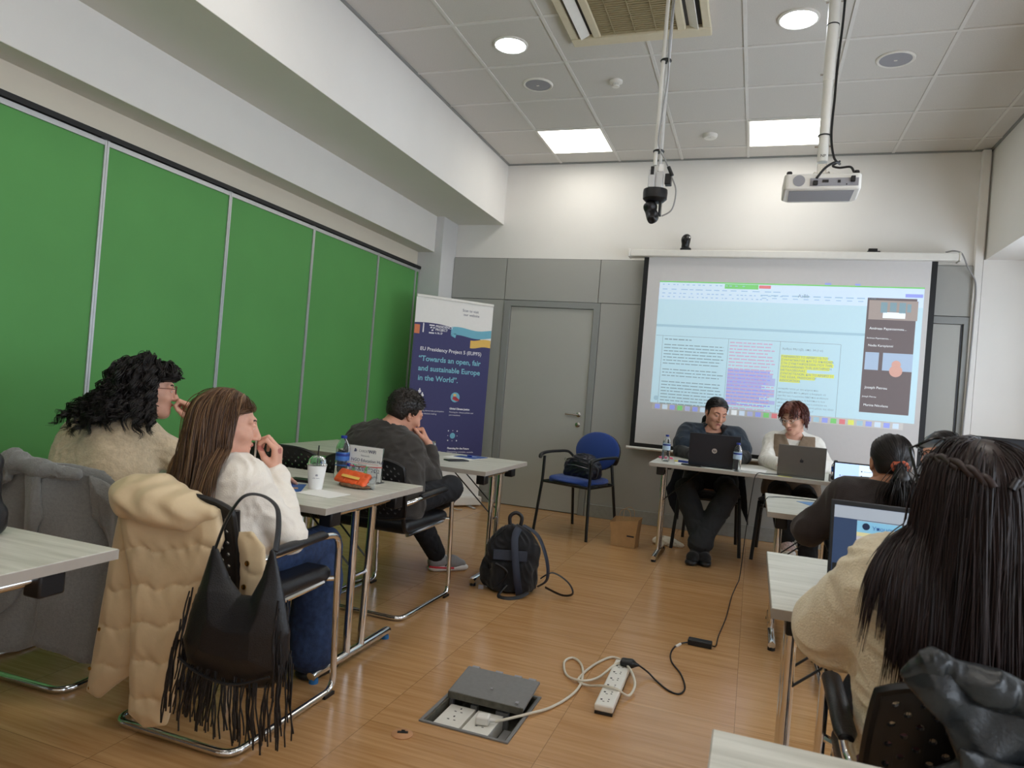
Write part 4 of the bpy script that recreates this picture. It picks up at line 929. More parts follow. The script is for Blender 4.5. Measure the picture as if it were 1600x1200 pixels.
# ---------------------------------------------------------------- laptops and the monitor
def laptop(name, loc, rz, w, d, tilt, lid_m, base_m, label, content=None, logo=None):
    e = empty(name, loc, rz, label, 'laptop'); t = .009      # screen side faces -y of the local frame; hinge at y=0, keyboard towards -y
    MB().bx((-w/2, -d, .001), (w/2, 0, .001+t*1.6)).build('base', base_m, e, bevel=.003)
    g = MB()
    for r_i in range(6):
        for c_i in range(13): g.bx((-w/2+.02+c_i*(w-.04)/13, -d*.16-.018*r_i-.014, .0157), (-w/2+.02+c_i*(w-.04)/13+(w-.04)/13-.003, -d*.16-.018*r_i, .0168))
    kb = g.build('keyboard', 'key_black', e, smooth=False); MB().bx((-.05, -d+.012, .0156), (.05, -d+.075, .0162)).build('touchpad', 'speaker_grey', e)
    l = empty('lid'); l.parent = e; l.location = (0, .002, .014); l.rotation_euler = (-tilt, 0, 0); hgt = d*.98
    # the lid is one part with its own mesh
    bpy.data.objects.remove(l); l = MB().bx((-w/2, 0, 0), (w/2, .006, hgt)).build('lid', lid_m, e, bevel=.003); l.location = (0, .002, .014); l.rotation_euler = (-tilt, 0, 0)
    MB().bx((-w/2+.004, -.0008, .004), (w/2-.004, -.0001, hgt-.004)).build('bezel', 'screen_border', l, smooth=False)
    if content: content(l, w, hgt)
    if logo: logo(l, w, hgt)
    return e
def shapes(l, name, rects, m, lay): 
    b = MB()
    for x, z, w_, h_ in rects: b.rect((x, -.0008-.0003*lay, z), (w_, 0, 0), (0, 0, h_))
    return b.build(name, m, l, smooth=False)
emat('lcd_blue', (178, 204, 238), .62); emat('lcd_white', (206, 220, 236), .62); emat('lcd_ink', (40, 48, 70), .3); emat('lcd_grey', (150, 158, 168), .42); emat('lcd_navy', (52, 66, 92), .4); emat('lcd_paper', (168, 166, 172), .45); emat('lcd_teal', (120, 170, 196), .45); emat('lcd_yellow', (190, 184, 140), .45)
def lcd_a(l, w, h_):
    s = shapes(l, 'display', [(-w/2+.008, .012, w-.016, h_-.02)], 'lcd_blue', 1)
    shapes(l, 'display_pane', [(-w/2+.125, .012, w-.134, h_-.02)], 'lcd_white', 2)
    random.seed(11); r1 = []; r2 = []
    for i, z in enumerate((.16, .145, .13, .115, .10, .085, .07, .05)):
        r1.append((-w/2+.032, z, .005, .005)); r2.append((-w/2+.042, z+.001, random.uniform(.03, .06), .0025)); r2.append((-w/2+.042, z-.004, random.uniform(.02, .06), .0015))
    for z in (.19, .165, .12, .10, .06): r1.append((-w/2+.135, z, .006, .006)); r2.append((-w/2+.148, z+.001, random.uniform(.03, .1), .0025))
    for z in (.155, .149, .143, .137): r2.append((-w/2+.148, z, random.uniform(.02, .04), .0015))
    shapes(l, 'avatars', r1, 'lcd_ink', 3); shapes(l, 'message_lines', r2, 'lcd_grey', 3)
def lcd_b(l, w, h_):
    shapes(l, 'display', [(-w/2+.01, .02, w-.02, h_-.035)], 'lcd_navy', 1)
    shapes(l, 'browser_bar', [(-w/2+.01, h_-.052, w-.02, .036)], 'lcd_grey', 2)
    shapes(l, 'web_page', [(-w/2+.072, .046, w-.10, h_-.100)], 'lcd_paper', 2)
    shapes(l, 'site_header', [(-w/2+.072, h_-.088, w-.10, .033)], 'lcd_teal', 3); shapes(l, 'site_stripe', [(-w/2+.072, h_-.099, w-.10, .011), (.03, h_-.088, .06, .025)], 'lcd_yellow', 4)
    b = MB(); b.lathe([(.010, 0), (.001, .0004)], (-w/2+.096, -.0025, h_-.070), n=16, axis=(0,-1,0)); b.build('site_badge', 'lcd_ink', l)
    text('Υπουργείο', 'site_title', (-w/2+.112, -.0026, h_-.078), .016, 'label_blue', l)
    random.seed(5); r = [(-w/2+.08, h_-.113, .14, .004)]
    for i in range(9): r.append((-w/2+.08, h_-.128-.0095*i, random.uniform(.09, .15), .002))
    shapes(l, 'page_text', r, 'lcd_ink', 4)
    shapes(l, 'caption_bar', [(-w/2+.012, .030, w*.6, .020)], 'key_black', 3); shapes(l, 'task_bar', [(-w/2+.01, .012, w-.02, .013)], 'lcd_teal', 3)
def logo_hp(l, w, h_):
    g = MB(); g.lathe([(.018, 0), (.018, .0006), (.001, .0008)], (0, .0061, h_*.48), n=32, axis=(0,1,0)); b = g.build('round_badge', 'aluminium', l)
    text('hp', 'badge_text', (.0105, .0073, h_*.48-.006), .022, 'laptop_black', b, ex=(-1,0,0), bold=.0004)
def logo_fruit(l, w, h_):
    S = SDF(); S.ell((-.004, .006, h_*.5), (.0085, .0012, .011), k=.001); S.ell((.004, .006, h_*.5), (.0085, .0012, .011), k=.001); S.ell((.002, .006, h_*.5+.015), (.003, .0012, .0045), k=.001); V, F = S.mesh(.0007); np_obj('lid_logo', V, F, 'laptop_black', l)
laptop('laptop', (-.245, 5.235, .74), PI, .355, .235, .12, 'laptop_black', 'laptop_black', 'open black laptop with round silver badge in front of the dark-caped presenter', logo=logo_hp)
laptop('laptop', (.335, 5.20, .74), PI-.05, .305, .215, .16, 'laptop_grey', 'laptop_grey', 'open silver-grey laptop in front of the presenter in the vest', logo=logo_fruit)
laptop('laptop', (.605, 4.08, .70), .0, .36, .24, .18, 'laptop_black', 'laptop_black', 'open laptop with pale blue chat screen in front of the ponytailed woman', lcd_a)
laptop('laptop', (.415, 2.24, .70), -.03, .355, .24, .22, 'laptop_black', 'laptop_black', 'open laptop showing a web page in front of the long haired woman', lcd_b)
e = empty('monitor', (1.26, 3.86, .70), -.12, 'black monitor standing at the right edge behind the long haired woman', 'monitor')
MB().bx((-.27, -.01, .13), (.27, .02, .45)).build('display_case', 'screen_border', e, bevel=.004); MB().bx((-.262, -.0112, .14), (.262, -.0102, .442)).build('display_glass', 'laptop_black', e, smooth=False)
MB().bx((-.03, .0, .01), (.03, .03, .20)).build('stand', 'black_plastic', e, bevel=.004); MB().bx((-.11, -.08, 0), (.11, .09, .012)).build('base', 'black_plastic', e, bevel=.004)
# presenters' table odds and ends
flat('sticky_notes', -.63, 5.62, .74, .10, .07, .3, mat('pink_note', (214, 96, 130), .7), 'pink sticky note pad beside the left water bottle', 'sticky notes', .010)
flat('sticky_notes', -.50, 5.45, .74, .08, .05, -.2, mat('yellow_note', (222, 214, 96), .7), 'yellow sticky note pad near the left water bottle', 'sticky notes', .006)
flat('paper_sheet', -.42, 5.32, .74, .21, .15, .1, 'white_paper', 'white papers left of the black laptop', 'paper', .003)
flat('paper_sheet', .02, 5.38, .74, .19, .20, -.1, 'white_paper', 'white papers between the two presenters\' laptops', 'paper', .003)
flat('paper_sheet', -.20, 5.165, .74, .20, .055, -.02, 'white_paper', 'white paper strip in front of the black laptop', 'paper', .002)
e = flat('black_phone', -.395, 5.19, .7435, .14, .04, -.15, 'black_plastic', 'black phone on the papers in front of the black laptop', 'phone', .008)
flat('blue_marker', -.47, 5.37, .7432, .07, .03, -.3, 'label_navy', 'dark blue marker block on the papers by the left bottle', 'marker', .014)
flat('yellow_note', .235, 5.165, .74, .09, .03, 0, 'yellow_note', 'yellow note peeping out under the silver-grey laptop', 'note', .0015)
e = empty('small_speaker', (.535, 5.19, .74), 0, 'small grey cube device right of the silver-grey laptop', 'device'); MB().bx((-.022, -.022, 0), (.022, .022, .05)).build('housing', 'grey_plastic', e, bevel=.004); MB().cyl((0, -.0222, .028), (0, -.0235, .028), .014, n=20).build('dial', 'black_plastic', e)
e = flat('brochure', .36, 4.13, .70, .15, .15, .5, 'light_blue_card', 'light blue brochure lying on the ponytailed woman\'s table', 'brochure', .0015)
e = empty('white_cable', (0, 0, 0), 0, 'thin dark cord crossing the ponytailed woman\'s table', 'cable'); MB().tube(smooth_path([(.08, 4.05, .62), (.10, 4.10, .70), (.14, 4.20, .705), (.28, 4.27, .705), (.42, 4.25, .705), (.44, 4.2, .705)], 6), .0025, n=6).build('cord', 'black_plastic', e); e.name = 'thin_cord'

# ---------------------------------------------------------------- bags on the floor and on the blue chair
e = empty('paper_bag', (-.905, 5.66, 0), -.12, 'brown paper carrier bag standing on the floor by the presenters\' table', 'paper bag')
w_, d_, h_ = .10, .06, .215
vs = []
for z, k_ in ((0.001, 1), (h_*.5, 1.02), (h_, 1.12)):
    vs += [(-w_*k_, -d_*k_, z), (w_*k_, -d_*k_, z), (w_*k_, d_*k_, z), (-w_*k_, d_*k_, z)]
vs[8] = (vs[8][0]-.005, vs[8][1], h_-.03); vs[9] = (vs[9][0]+.004, vs[9][1], h_+.01); vs[10] = (vs[10][0], vs[10][1], h_+.02)
fs = [(0,3,2,1)]+[(i*4+k_, i*4+(k_+1) % 4, i*4+4+(k_+1) % 4, i*4+4+k_) for i in range(2) for k_ in range(4)]
MB().add(vs, fs).build('bag_body', 'kraft_paper', e, smooth=False, solid=.0015)
MB().rect((.03, -d_-.003, .085), (.06, 0, 0), (0, 0, .012)).build('print', 'text_black', e)
for y in (-.055, .06): MB().tube(smooth_path([(-.045, y, h_-.01), (-.04, y+.01, h_+.06), (0, y+.02, h_+.085), (.04, y+.01, h_+.06), (.045, y, h_-.01)], 5), .0022, n=6).build('handle', 'kraft_paper', e)
e = empty('cloth_bag', (-.62, 5.93, 0), .2, 'cream cloth bag slumped on the floor behind the table foot', 'cloth bag')
S = SDF(); S.ell((0, 0, .025), (.10, .07, .045)); S.ell((.09, -.03, .015), (.07, .05, .025), k=.04); V, F = S.mesh(.006, disp=waves(4, .008, .05), clip=[((0,0,.001), (0,0,-1))]); np_obj('cloth_body', V, F, 'cream_cloth', e)
# handbag on the blue chair
ca, sa2 = math.cos(-.33), math.sin(-.33)
e = empty('handbag', (-1.345, 5.86, .482), -.33, 'black soft leather handbag lying on the blue chair', 'handbag')
S = SDF(); S.ell((0, 0, .085), (.18, .10, .095)); S.ell((.02, 0, .13), (.12, .075, .075), k=.05); S.box((0, 0, .03), (.15, .09, .03), rd=.03, k=.05)
V, F = S.mesh(.006, disp=waves(9, .007, .07), clip=[((0,0,.0), (0,0,-1))]); np_obj('bag_body', V, F, mat('navy_leather', (26, 27, 40), .32, noise=.1, bump=.2, bscale=200), e)
MB().tube(smooth_path([(-.12, -.07, .14), (-.06, -.11, .16), (.05, -.115, .155), (.13, -.08, .13)], 6), .009, n=8, flat=.5).build('strap', 'black_leather', e)
MB().tube(smooth_path([(.13, -.05, .13), (.19, -.06, .09), (.19, -.08, .02), (.12, -.11, .012)], 6), .009, n=8, flat=.4).build('strap', 'black_leather', e)
MB().tube(smooth_path([(-.10, -.088, .10), (0, -.108, .105), (.11, -.09, .09)], 6), .003, n=6).build('zip', 'steel', e)
for x, y, z in ((-.13, -.065, .14), (.13, -.07, .125)): MB().tube([(x+.012*math.cos(a_*PI/5), y-.01, z+.012*math.sin(a_*PI/5)) for a_ in range(10)], .0025, n=6, closed=True).build('ring', 'steel', e)
# backpack on the floor
e = empty('backpack', (-1.29, 3.96, 0), .35, 'black backpack standing on the floor beside the man\'s table leg', 'backpack')
S = SDF(); S.box((0, 0, .14), (.155, .085, .14), rd=.05); S.ell((0, 0, .27), (.125, .075, .12), k=.08); S.box((0, -.09, .10), (.12, .04, .09), rd=.035, k=.03); S.ell((-.155, -.01, .10), (.035, .05, .085), k=.02)
V, F = S.mesh(.006, disp=waves(12, .007, .09), clip=[((0,0,.002), (0,0,-1))]); np_obj('bag_body', V, F, 'black_cloth', e)
nav = mat('navy_strap', (30, 36, 52), .5, noise=.1, bump=.2, bscale=300)
MB().tube(smooth_path([(.02, -.05, .375), (.0, -.115, .33), (.01, -.145, .22), (.03, -.155, .10), (.05, -.13, .01)], 8), .022, n=8, flat=.25, up=(0,-1,0)).build('front_strap', nav, e)
MB().tube(smooth_path([(.05, .02, .38), (.14, -.02, .33), (.20, -.05, .20), (.21, -.06, .09), (.16, -.05, .04)], 8), .024, n=8, flat=.25).build('shoulder_strap', nav, e)
MB().tube(smooth_path([(.17, -.06, .09), (.24, -.06, .13), (.33, -.09, .09), (.36, -.12, .035), (.30, -.12, .02), (.20, -.09, .05)], 8), .012, n=8, flat=.25).build('strap_end', 'black_leather', e)
MB().tube(smooth_path([(-.03, -.14, .06), (-.07, -.19, .012), (-.02, -.22, .008), (.05, -.19, .012), (.10, -.15, .03)], 8), .011, n=8, flat=.3).build('strap_end', 'black_leather', e)
MB().tube(smooth_path([(-.03, .0, .375), (-.035, .0, .43), (0, 0, .455), (.035, 0, .43), (.03, 0, .375)], 6), .011, n=8, flat=.4).build('grab_handle', 'black_leather', e)
MB().box((-.02, -.115, .225), (.20, .012, .06), (-.25, 0, .0)).build('front_band', nav, e, bevel=.004)
MB().tube(smooth_path([(-.13, -.08, .06), (-.145, -.06, .18), (-.125, -.05, .29), (-.06, -.045, .365)], 6), .003, n=6).build('zip', 'black_metal', e)
MB().tube(smooth_path([(-.10, -.135, .18), (-.03, -.14, .13), (-.10, -.135, .03)], 6), .005, n=6).build('pocket_cord', 'black_leather', e); MB().box((-.175, -.05, .012), (.03, .02, .02)).build('buckle', 'speaker_grey', e)
# ---------------------------------------------------------------- people
def skinmat(n, c): 
    m = mat(n, c, .5, noise=.05, nscale=40, bump=.03, bscale=300, spec=.35); m.node_tree.nodes['Principled BSDF'].inputs['Subsurface Weight'].default_value = .06; m.node_tree.nodes['Principled BSDF'].inputs['Subsurface Radius'].default_value = (.01, .004, .002); return n
skinmat('skin_fair', (214, 164, 142)); skinmat('skin_warm', (204, 150, 126)); skinmat('skin_tan', (190, 138, 112))
mat('lip', (180, 112, 100), .5); mat('eye_white', (220, 214, 208), .25); mat('iris', (58, 40, 28), .2); mat('brow', (50, 36, 28), .8); mat('nail', (222, 170, 158), .3)
def unit(v): v = np.array(v, float); return v/np.linalg.norm(v)
def ncut(q, n, r=.10):
    q = np.array(q, float); n = unit(n)
    return lambda X, Y, Z: np.minimum((X-q[0])*n[0]+(Y-q[1])*n[1]+(Z-q[2])*n[2], r-np.sqrt((X-q[0])**2+(Y-q[1])**2+(Z-q[2])**2))
class Head:
    def __init__(s, c, fwd, up=(0,0,1), sc=1.0):
        s.c = np.array(c, float); s.f = unit(fwd); s.r = unit(np.cross(s.f, np.array(up, float))); s.u = np.cross(s.r, s.f); s.R = np.stack([s.r, s.f, s.u], 1); s.s = sc
    def w(s, p): return s.c+s.R@(np.array(p, float)*s.s)
    def loc(s, P): return ((P-s.c)@s.R)/s.s
    def add(s, S, neck=None, nr=.056):
        q = s.s
        def E(c, r, k=.02, op=1): S.ell(s.w(c), np.array(r)*q, s.R, k*q, op)
        def C(a, b, ra, rb, k=.015, op=1): S.cone(s.w(a), s.w(b), ra*q, rb*q, k*q, op)
        E((0, -.018, .036), (.074, .094, .082)); E((0, .018, -.02), (.063, .074, .084), .03); E((0, .042, -.078), (.042, .042, .034), .03); C((-.034, .0, -.06), (0, .062, -.094), .02, .016, .03); C((.034, .0, -.06), (0, .062, -.094), .02, .016, .03)
        E((0, .07, -.096), (.017, .014, .014), .02)
        for x in (-1, 1):
            C((x*.012, .084, .032), (x*.048, .069, .028), .008, .008, .016)                # brow ridge
            E((x*.043, .060, -.022), (.020, .020, .018), .025)                              # cheek
        for x in (-1, 1): E((x*.031, .092, .008), (.0165, .014, .0115), .012, -1)           # socket
        C((0, .088, .018), (0, .108, -.024), .0075, .0115, .012); E((0, .110, -.030), (.012, .010, .009), .008)
        for x in (-1, 1): E((x*.0125, .098, -.033), (.0075, .009, .0065), .006)
        for x in (-1, 1): E((x*.006, .104, -.0405), (.0035, .005, .0022), .002, -1)
        C((-.019, .083, -.0585), (0, .0935, -.056), .0045, .006, .006); C((.019, .083, -.0585), (0, .0935, -.056), .0045, .006, .006)
        C((-.015, .083, -.069), (.015, .083, -.069), .0065, .0065, .006); C((-.012, .085, -.069), (.012, .085, -.069), .0065, .0065, .006)
        C((-.024, .088, -.0632), (.024, .088, -.0632), .0014, .0014, .002, -1)
        for x in (-1, 1):
            E((x*.030, .0765, .008), (.0128, .0128, .0128), .003)                           # eyeball and lids
            E((x*.030, .080, .0155), (.0145, .0115, .005), .004)
            E((x*.078, -.012, -.004), (.008, .019, .031), .008); E((x*.083, -.010, .000), (.005, .010, .018), .003, -1); E((x*.076, .0, -.03), (.006, .009, .010), .006)
        if neck is not None:
            n = np.array(neck, float); S.cone(s.w((0, -.028, -.045)), n, nr*q, (nr+.008)*q, .03*q)
    def mats(s, P, base=0):
        """0 skin 1 lip 2 eye white 3 iris 4 brow"""
        L = s.loc(P); x, y, z = np.abs(L[:, 0]), L[:, 1], L[:, 2]; m = np.zeros(len(P), int)
        m[(x < .021-.8*np.abs(z+.063)) & (np.abs(z+.063) < .0095) & (y > .078)] = 1
        d = np.hypot(x-.030, (z-.0045)*2.5); m[(d < .0100) & (y > .078)] = 2; m[(np.hypot(x-.030, (z-.0045)*1.1) < .0046) & (d < .0105) & (y > .078)] = 3
        zb = .0300+.004*np.clip(1-np.abs(x-.034)/.02, 0, 1); m[(x > .014) & (x < .050) & (np.abs(z-zb) < .0028) & (y > .05)] = 4
        return m
def hand(S, w, fd, dn, side, curl=(.3,.35,.4,.45), spread=.12, thumb=(.6, .3), sc=1.0, over=None):
    """w wrist, fd finger direction, dn back-of-hand normal, side = +1 when the thumb is on fd x dn"""
    w = np.array(w, float); f = unit(fd); d = unit(np.array(dn, float)-f*np.dot(dn, f)); t = np.cross(f, d)*side
    P = lambda a, b, c: w+(f*a+t*b+d*c)*sc
    for i, (y, L) in enumerate(((.030, .088), (.010, .092), (-.010, .086), (-.029, .078))):
        S.cone(P(.008, y*.55, 0), P(L, y, 0), .0135*sc, .0105*sc, .012*sc)
        a = curl[i] if over is None else over[i]; p = P(L, y, 0); an = a*.8; L1 = ((.042, .026, .021), (.046, .029, .022), (.043, .027, .021), (.034, .021, .019))[i]; r = (.0088, .0090, .0085, .0076)[i]*sc
        sp = spread*(1.2, .3, -.5, -1.3)[i]
        for j in range(3):
            dr = f*math.cos(an)*math.cos(sp)+t*math.sin(sp)*math.cos(an)-d*math.sin(an); q = p+dr*L1[j]*sc; S.cone(p, q, r, r*.92, .004); r *= .91; p = q; an += a*(1.25, .9, 0)[j]
    p0 = P(.022, .020, -.006); td = unit(f*math.cos(thumb[0])+t*math.sin(thumb[0])-d*thumb[1]); p1 = p0+td*.042*sc; td2 = unit(td+f*.25-t*.35*thumb[1]*2); p2 = p1+td2*.032*sc; td3 = unit(td2-t*.25+f*.1); p3 = p2+td3*.024*sc
    S.cone(p0, p1, .0150*sc, .0115*sc, .015); S.cone(p1, p2, .0110*sc, .0098*sc, .005); S.cone(p2, p3, .0098*sc, .0080*sc, .004)
def trunk(S, J, o=0., k=.06, bust=0.):
    A = lambda n: np.array(J[n], float)
    hl, hr, sl, sr = A('hipL'), A('hipR'), A('shL'), A('shR'); pel = (hl+hr)/2; nb = A('neck'); mid = (sl+sr)/2; tw = J.get('w', 1.)
    def L(a, b, t): return a*(1-t)+b*t
    S.cone(hl, hr, .105*tw+o, .105*tw+o, k)
    wl, wr = L(L(hl, sl, .45), L(pel, mid, .45), .35), L(L(hr, sr, .45), L(pel, mid, .45), .35)
    cl, cr = L(L(hl, sl, .80), L(pel, mid, .80), .42), L(L(hr, sr, .80), L(pel, mid, .80), .42)
    S.cone(wl, wr, .098*tw+o, .098*tw+o, k); S.cone(cl, cr, .100*tw+o, .100*tw+o, k)
    S.cone(hl*.8+pel*.2, wl, .10*tw+o, .095*tw+o, k); S.cone(hr*.8+pel*.2, wr, .10*tw+o, .095*tw+o, k); S.cone(wl, cl, .097*tw+o, .10*tw+o, k); S.cone(wr, cr, .097*tw+o, .10*tw+o, k); S.cone(pel, mid, .10*tw+o, .08+o, k)
    S.cone(cl, L(sl, mid, .12), .085*tw+o, .052+o, k); S.cone(cr, L(sr, mid, .12), .085*tw+o, .052+o, k); S.cone(sl, sr, .050+o, .050+o, k)
    S.cone(L(sl, mid, .2), nb, .045+o, .052+o, k); S.cone(L(sr, mid, .2), nb, .045+o, .052+o, k)
    if bust:
        rt = unit(sr-sl); up = unit(mid-pel); fw = np.cross(up, rt)
        for q in (-1, 1): S.ell(L(pel, mid, .70)+rt*.075*q+fw*.075, np.array([.07, .06, .07])*bust+o, k=.05)
def arm(S, J, sd, o=0., k=.03, r=(.050, .042, .040, .027), cut=1.0, sl=0.):
    a, b, c = (np.array(J[n+sd], float) for n in ('sh', 'el', 'wr')); c2 = b+(c-b)*cut
    S.cone(a, b, r[0]+o, r[1]+o, k); S.cone(b, c2, r[2]+o+sl*.3, r[2]*(1-cut)+r[3]*cut+o+sl, .02)
def leg(S, J, sd, o=0., k=.03, r=(.082, .058, .054, .036), cut=1.0, fl=0.):
    a, b, c = (np.array(J[n+sd], float) for n in ('hip', 'kn', 'an')); c2 = b+(c-b)*cut
    S.cone(a, b, r[0]+o, r[1]+o, k); S.cone(b, b+(c2-b)*.35, r[2]+o+fl*.3, r[2]+.002+o+fl*.5, .02); S.cone(b+(c2-b)*.35, c2, r[2]+.002+o+fl*.5, r[3]+o+fl, .02)
def foot(S, an, toe, o=0., h=1.):
    an, toe = np.array(an, float), np.array(toe, float); S.cone(an, an-np.array([0,0,.03]), .034+o, .032+o, .02); S.cone(an-np.array([0,0,.05]), toe*.62+an*.38-np.array([0,0,.012]), .028+o, .018+o, .02)
SKINM = lambda n: [n, 'lip', 'eye_white', 'iris', 'brow']
def body(root, base, J, hd, hands, skin, res=.007, neckr=.054, nlo=.22):
    parts = []
    S = SDF(); trunk(S, J)
    for sd in 'LR': arm(S, J, sd); leg(S, J, sd); foot(S, J['an'+sd], J['toe'+sd])
    S.cone(J['neck'], hd.w((0, -.028, -.075)), neckr, neckr, .03)
    parts.append(S.mesh(.011)); n0 = len(parts[0][1])
    S = SDF(); hd.add(S, J['neck'], neckr); parts.append(S.mesh(.0032 if res < .006 else .0036))
    for (w, f, d, sd, kw) in hands:
        S = SDF(); S.cone(np.array(w)-unit(f)*.0, np.array(w)+unit(kw.get('fa', f))*-.07, .024, .027, .02); kk = {a: b for a, b in kw.items() if a != 'fa'}; hand(S, w, f, d, sd, **kk); parts.append(S.mesh(.0028))
    V, F = join_np(parts)
    return np_obj('body', V, F, SKINM(skin), root, base, mfun=hd.mats)
def tubes(P, r, ns=3):
    """P (N,M,3) polylines -> tube mesh; r (N,M) radii"""
    N, Mn, _ = P.shape; T = np.gradient(P, axis=1); T /= np.linalg.norm(T, axis=2, keepdims=True)+1e-9
    ref = np.zeros_like(T); ref[..., 0] = .37; ref[..., 1] = .81; ref[..., 2] = .45; X = np.cross(T, ref); X /= np.linalg.norm(X, axis=2, keepdims=True)+1e-9; Y = np.cross(T, X)
    a = np.arange(ns)*2*PI/ns; V = P[:, :, None]+r[..., None, None]*(X[:, :, None]*np.cos(a)[:, None]+Y[:, :, None]*np.sin(a)[:, None])
    idx = np.arange(N*Mn*ns).reshape(N, Mn, ns); A = idx[:, :-1]; B = idx[:, 1:]
    F = np.stack([A, np.roll(A, -1, 2), np.roll(B, -1, 2), B], -1).reshape(-1, 4)
    return V.reshape(-1, 3), F
def pushout(P, S, off, it=2):
    for _ in range(it):
        d = S.ev(P); m = d < off
        if not m.any(): break
        e = 1e-3; Q = P[m]; g = np.stack([S.ev(Q+np.array(v)*e)-S.ev(Q-np.array(v)*e) for v in ((1,0,0),(0,1,0),(0,0,1))], -1); g /= np.linalg.norm(g, axis=-1, keepdims=True)+1e-9
        P[m] = Q+g*(np.broadcast_to(off, d.shape)[m]-d[m])[:, None]
    return P
def strands(hd, S, n, length, steps, part=0., seed=1, grav=.5, off=(.004, .016), r=.0011, back=.25, curl=0., curlw=.03, region=None, stiff=.75, target=None, side=.9, wig=.0, face=None, clump=1, cr=.004, tight=.6):
    g = np.random.default_rng(seed); out = []
    while sum(len(o) for o in out) < n:
        q = g.normal(size=(n*2, 3)); q /= np.linalg.norm(q, axis=1)[:, None]; x, y, z = q.T
        ok = (z > -.35-.25*(y < 0)) & ~((y > .45) & (z < .52)) & ~((y > .12) & (z < .10))
        if region is not None: ok &= region(x, y, z)
        out.append(q[ok])
    q = np.concatenate(out)[:n]; L0 = q*np.array([.077, .097, .085])+np.array([0, -.018, .036]); P = hd.c+(L0*hd.s)@hd.R.T
    x, y, z = q.T; sg = np.where(x > part, 1., -1.)
    dl = np.stack([sg*side*np.clip(z, 0, 1)*np.clip(1-np.abs(x)*.5, .2, 1), -back-.3*np.clip(z, 0, 1)*(y > 0)-.0*x, -.35-(1-z)*.6], -1)
    v = (dl@hd.R.T); v /= np.linalg.norm(v, axis=1)[:, None]
    if np.isscalar(length): length = (length, length)
    Ln = g.uniform(length[0], length[1], n); st = Ln/steps; of = g.uniform(off[0], off[1], n); path = [P.copy()]
    gv = np.array([0, 0, -1.])
    jit = g.normal(size=(n, 3))*wig
    for k in range(steps):
        tgt = gv if target is None else None
        if target is not None:
            t_ = target-P; dist = np.linalg.norm(t_, axis=1)[:, None]; tv = t_/(dist+1e-6); v = stiff*v+(1-stiff)*tv
        else: v = stiff*v+(1-stiff)*grav*2*gv+jit*.1
        v /= np.linalg.norm(v, axis=1)[:, None]+1e-9; Pn = P+v*st[:, None]; ramp = min(1., (k+1)/4)
        Pn = pushout(Pn, S, of*ramp+.001)
        if face is not None:
            L = hd.loc(Pn); m_ = (L[:, 2] < .062) & (L[:, 1] > face) & (L[:, 2] > -.16); L[m_, 1] = face; L[m_, 0] = np.where(L[m_, 0] > 0, np.maximum(L[m_, 0], .076), np.minimum(L[m_, 0], -.076)); Pn[m_] = hd.c+(L[m_]*hd.s)@hd.R.T
        v2 = Pn-P; v = v*.4+.6*v2/(np.linalg.norm(v2, axis=1)[:, None]+1e-9); P = Pn; path.append(P.copy())
        if target is not None:
            near = np.linalg.norm(target-P, axis=1) < .014; P[near] = path[-2][near]
    A = np.stack(path, 1); t = np.linspace(0, 1, steps+1)[None, :]
    if curl:
        ph = g.uniform(0, 6.28, (n, 1)); fr = g.uniform(.75, 1.3, (n, 1)); T = np.gradient(A, axis=1); T /= np.linalg.norm(T, axis=2, keepdims=True)+1e-9
        X = np.cross(T, [.3, .5, .8]); X /= np.linalg.norm(X, axis=2, keepdims=True)+1e-9; Y = np.cross(T, X); a = ph+t*Ln[:, None]*2*PI/curlw*fr; am = curl*np.clip(t*2.2, 0, 1)
        A = A+(X*np.cos(a)[..., None]+Y*np.sin(a)[..., None])*am[..., None]
    if clump > 1:
        m3 = A.shape[1]; offs = g.normal(size=(n, clump, 1, 3))*cr; A = (A[:, None]+offs*(1-tight*np.sin(np.linspace(0, 1, m3)*PI*.5)[None, None, :, None]**2)).reshape(n*clump, m3, 3); n = n*clump
        A = A+(g.normal(size=(n, 1, 3))*cr*.6)*np.linspace(0, 1, m3)[None, :, None]**2
    rr = r*g.uniform(.7, 1.4, (n, 1))*np.clip((1.02-t)*5, .25, 1); return tubes(A, np.broadcast_to(rr, A.shape[:2]))
def cap(hd, grow=.010, cut_face=.035, low=-.05, lump=None, res=.004, nape=True, front=.052, ear_cut=True):
    S = SDF(); q = hd.s
    S.ell(hd.w((0, -.020, .036)), (np.array([.074, .094, .082])+grow)*q, hd.R, .01)
    if nape: S.ell(hd.w((0, -.045, -.02)), np.array([.062+grow*.6, .055+grow, .055])*q, hd.R, .03)
    def c(X, Y, Z):
        x = (X-hd.c[0])*hd.R[0,0]+(Y-hd.c[1])*hd.R[1,0]+(Z-hd.c[2])*hd.R[2,0]; y = (X-hd.c[0])*hd.R[0,1]+(Y-hd.c[1])*hd.R[1,1]+(Z-hd.c[2])*hd.R[2,1]; z = (X-hd.c[0])*hd.R[0,2]+(Y-hd.c[1])*hd.R[1,2]+(Z-hd.c[2])*hd.R[2,2]
        # remove the face: in front of the ear line below the hairline
        face = np.minimum(y-.010*q-cut_face*.3, (front+.032)*q-z-6*x*x+.0012*np.sin(x*260)); ear = np.minimum(np.minimum(y+.035*q, .004*q-z), np.abs(x)-.055*q)
        return np.maximum(np.maximum(face, ear) if ear_cut else face, low*q-z)
    return S.mesh(res, disp=lump, clip=[c])
def garment(root, name, base, S, m, res=.006, seed=1, amp=.004, wl=.07, clip=(), ext=None):
    V, F = S.mesh(res, disp=waves(seed, amp, wl), clip=clip); return np_obj(name, V, F, m, root, base)
def person(loc, label): return empty('person', loc, 0, label, 'person')
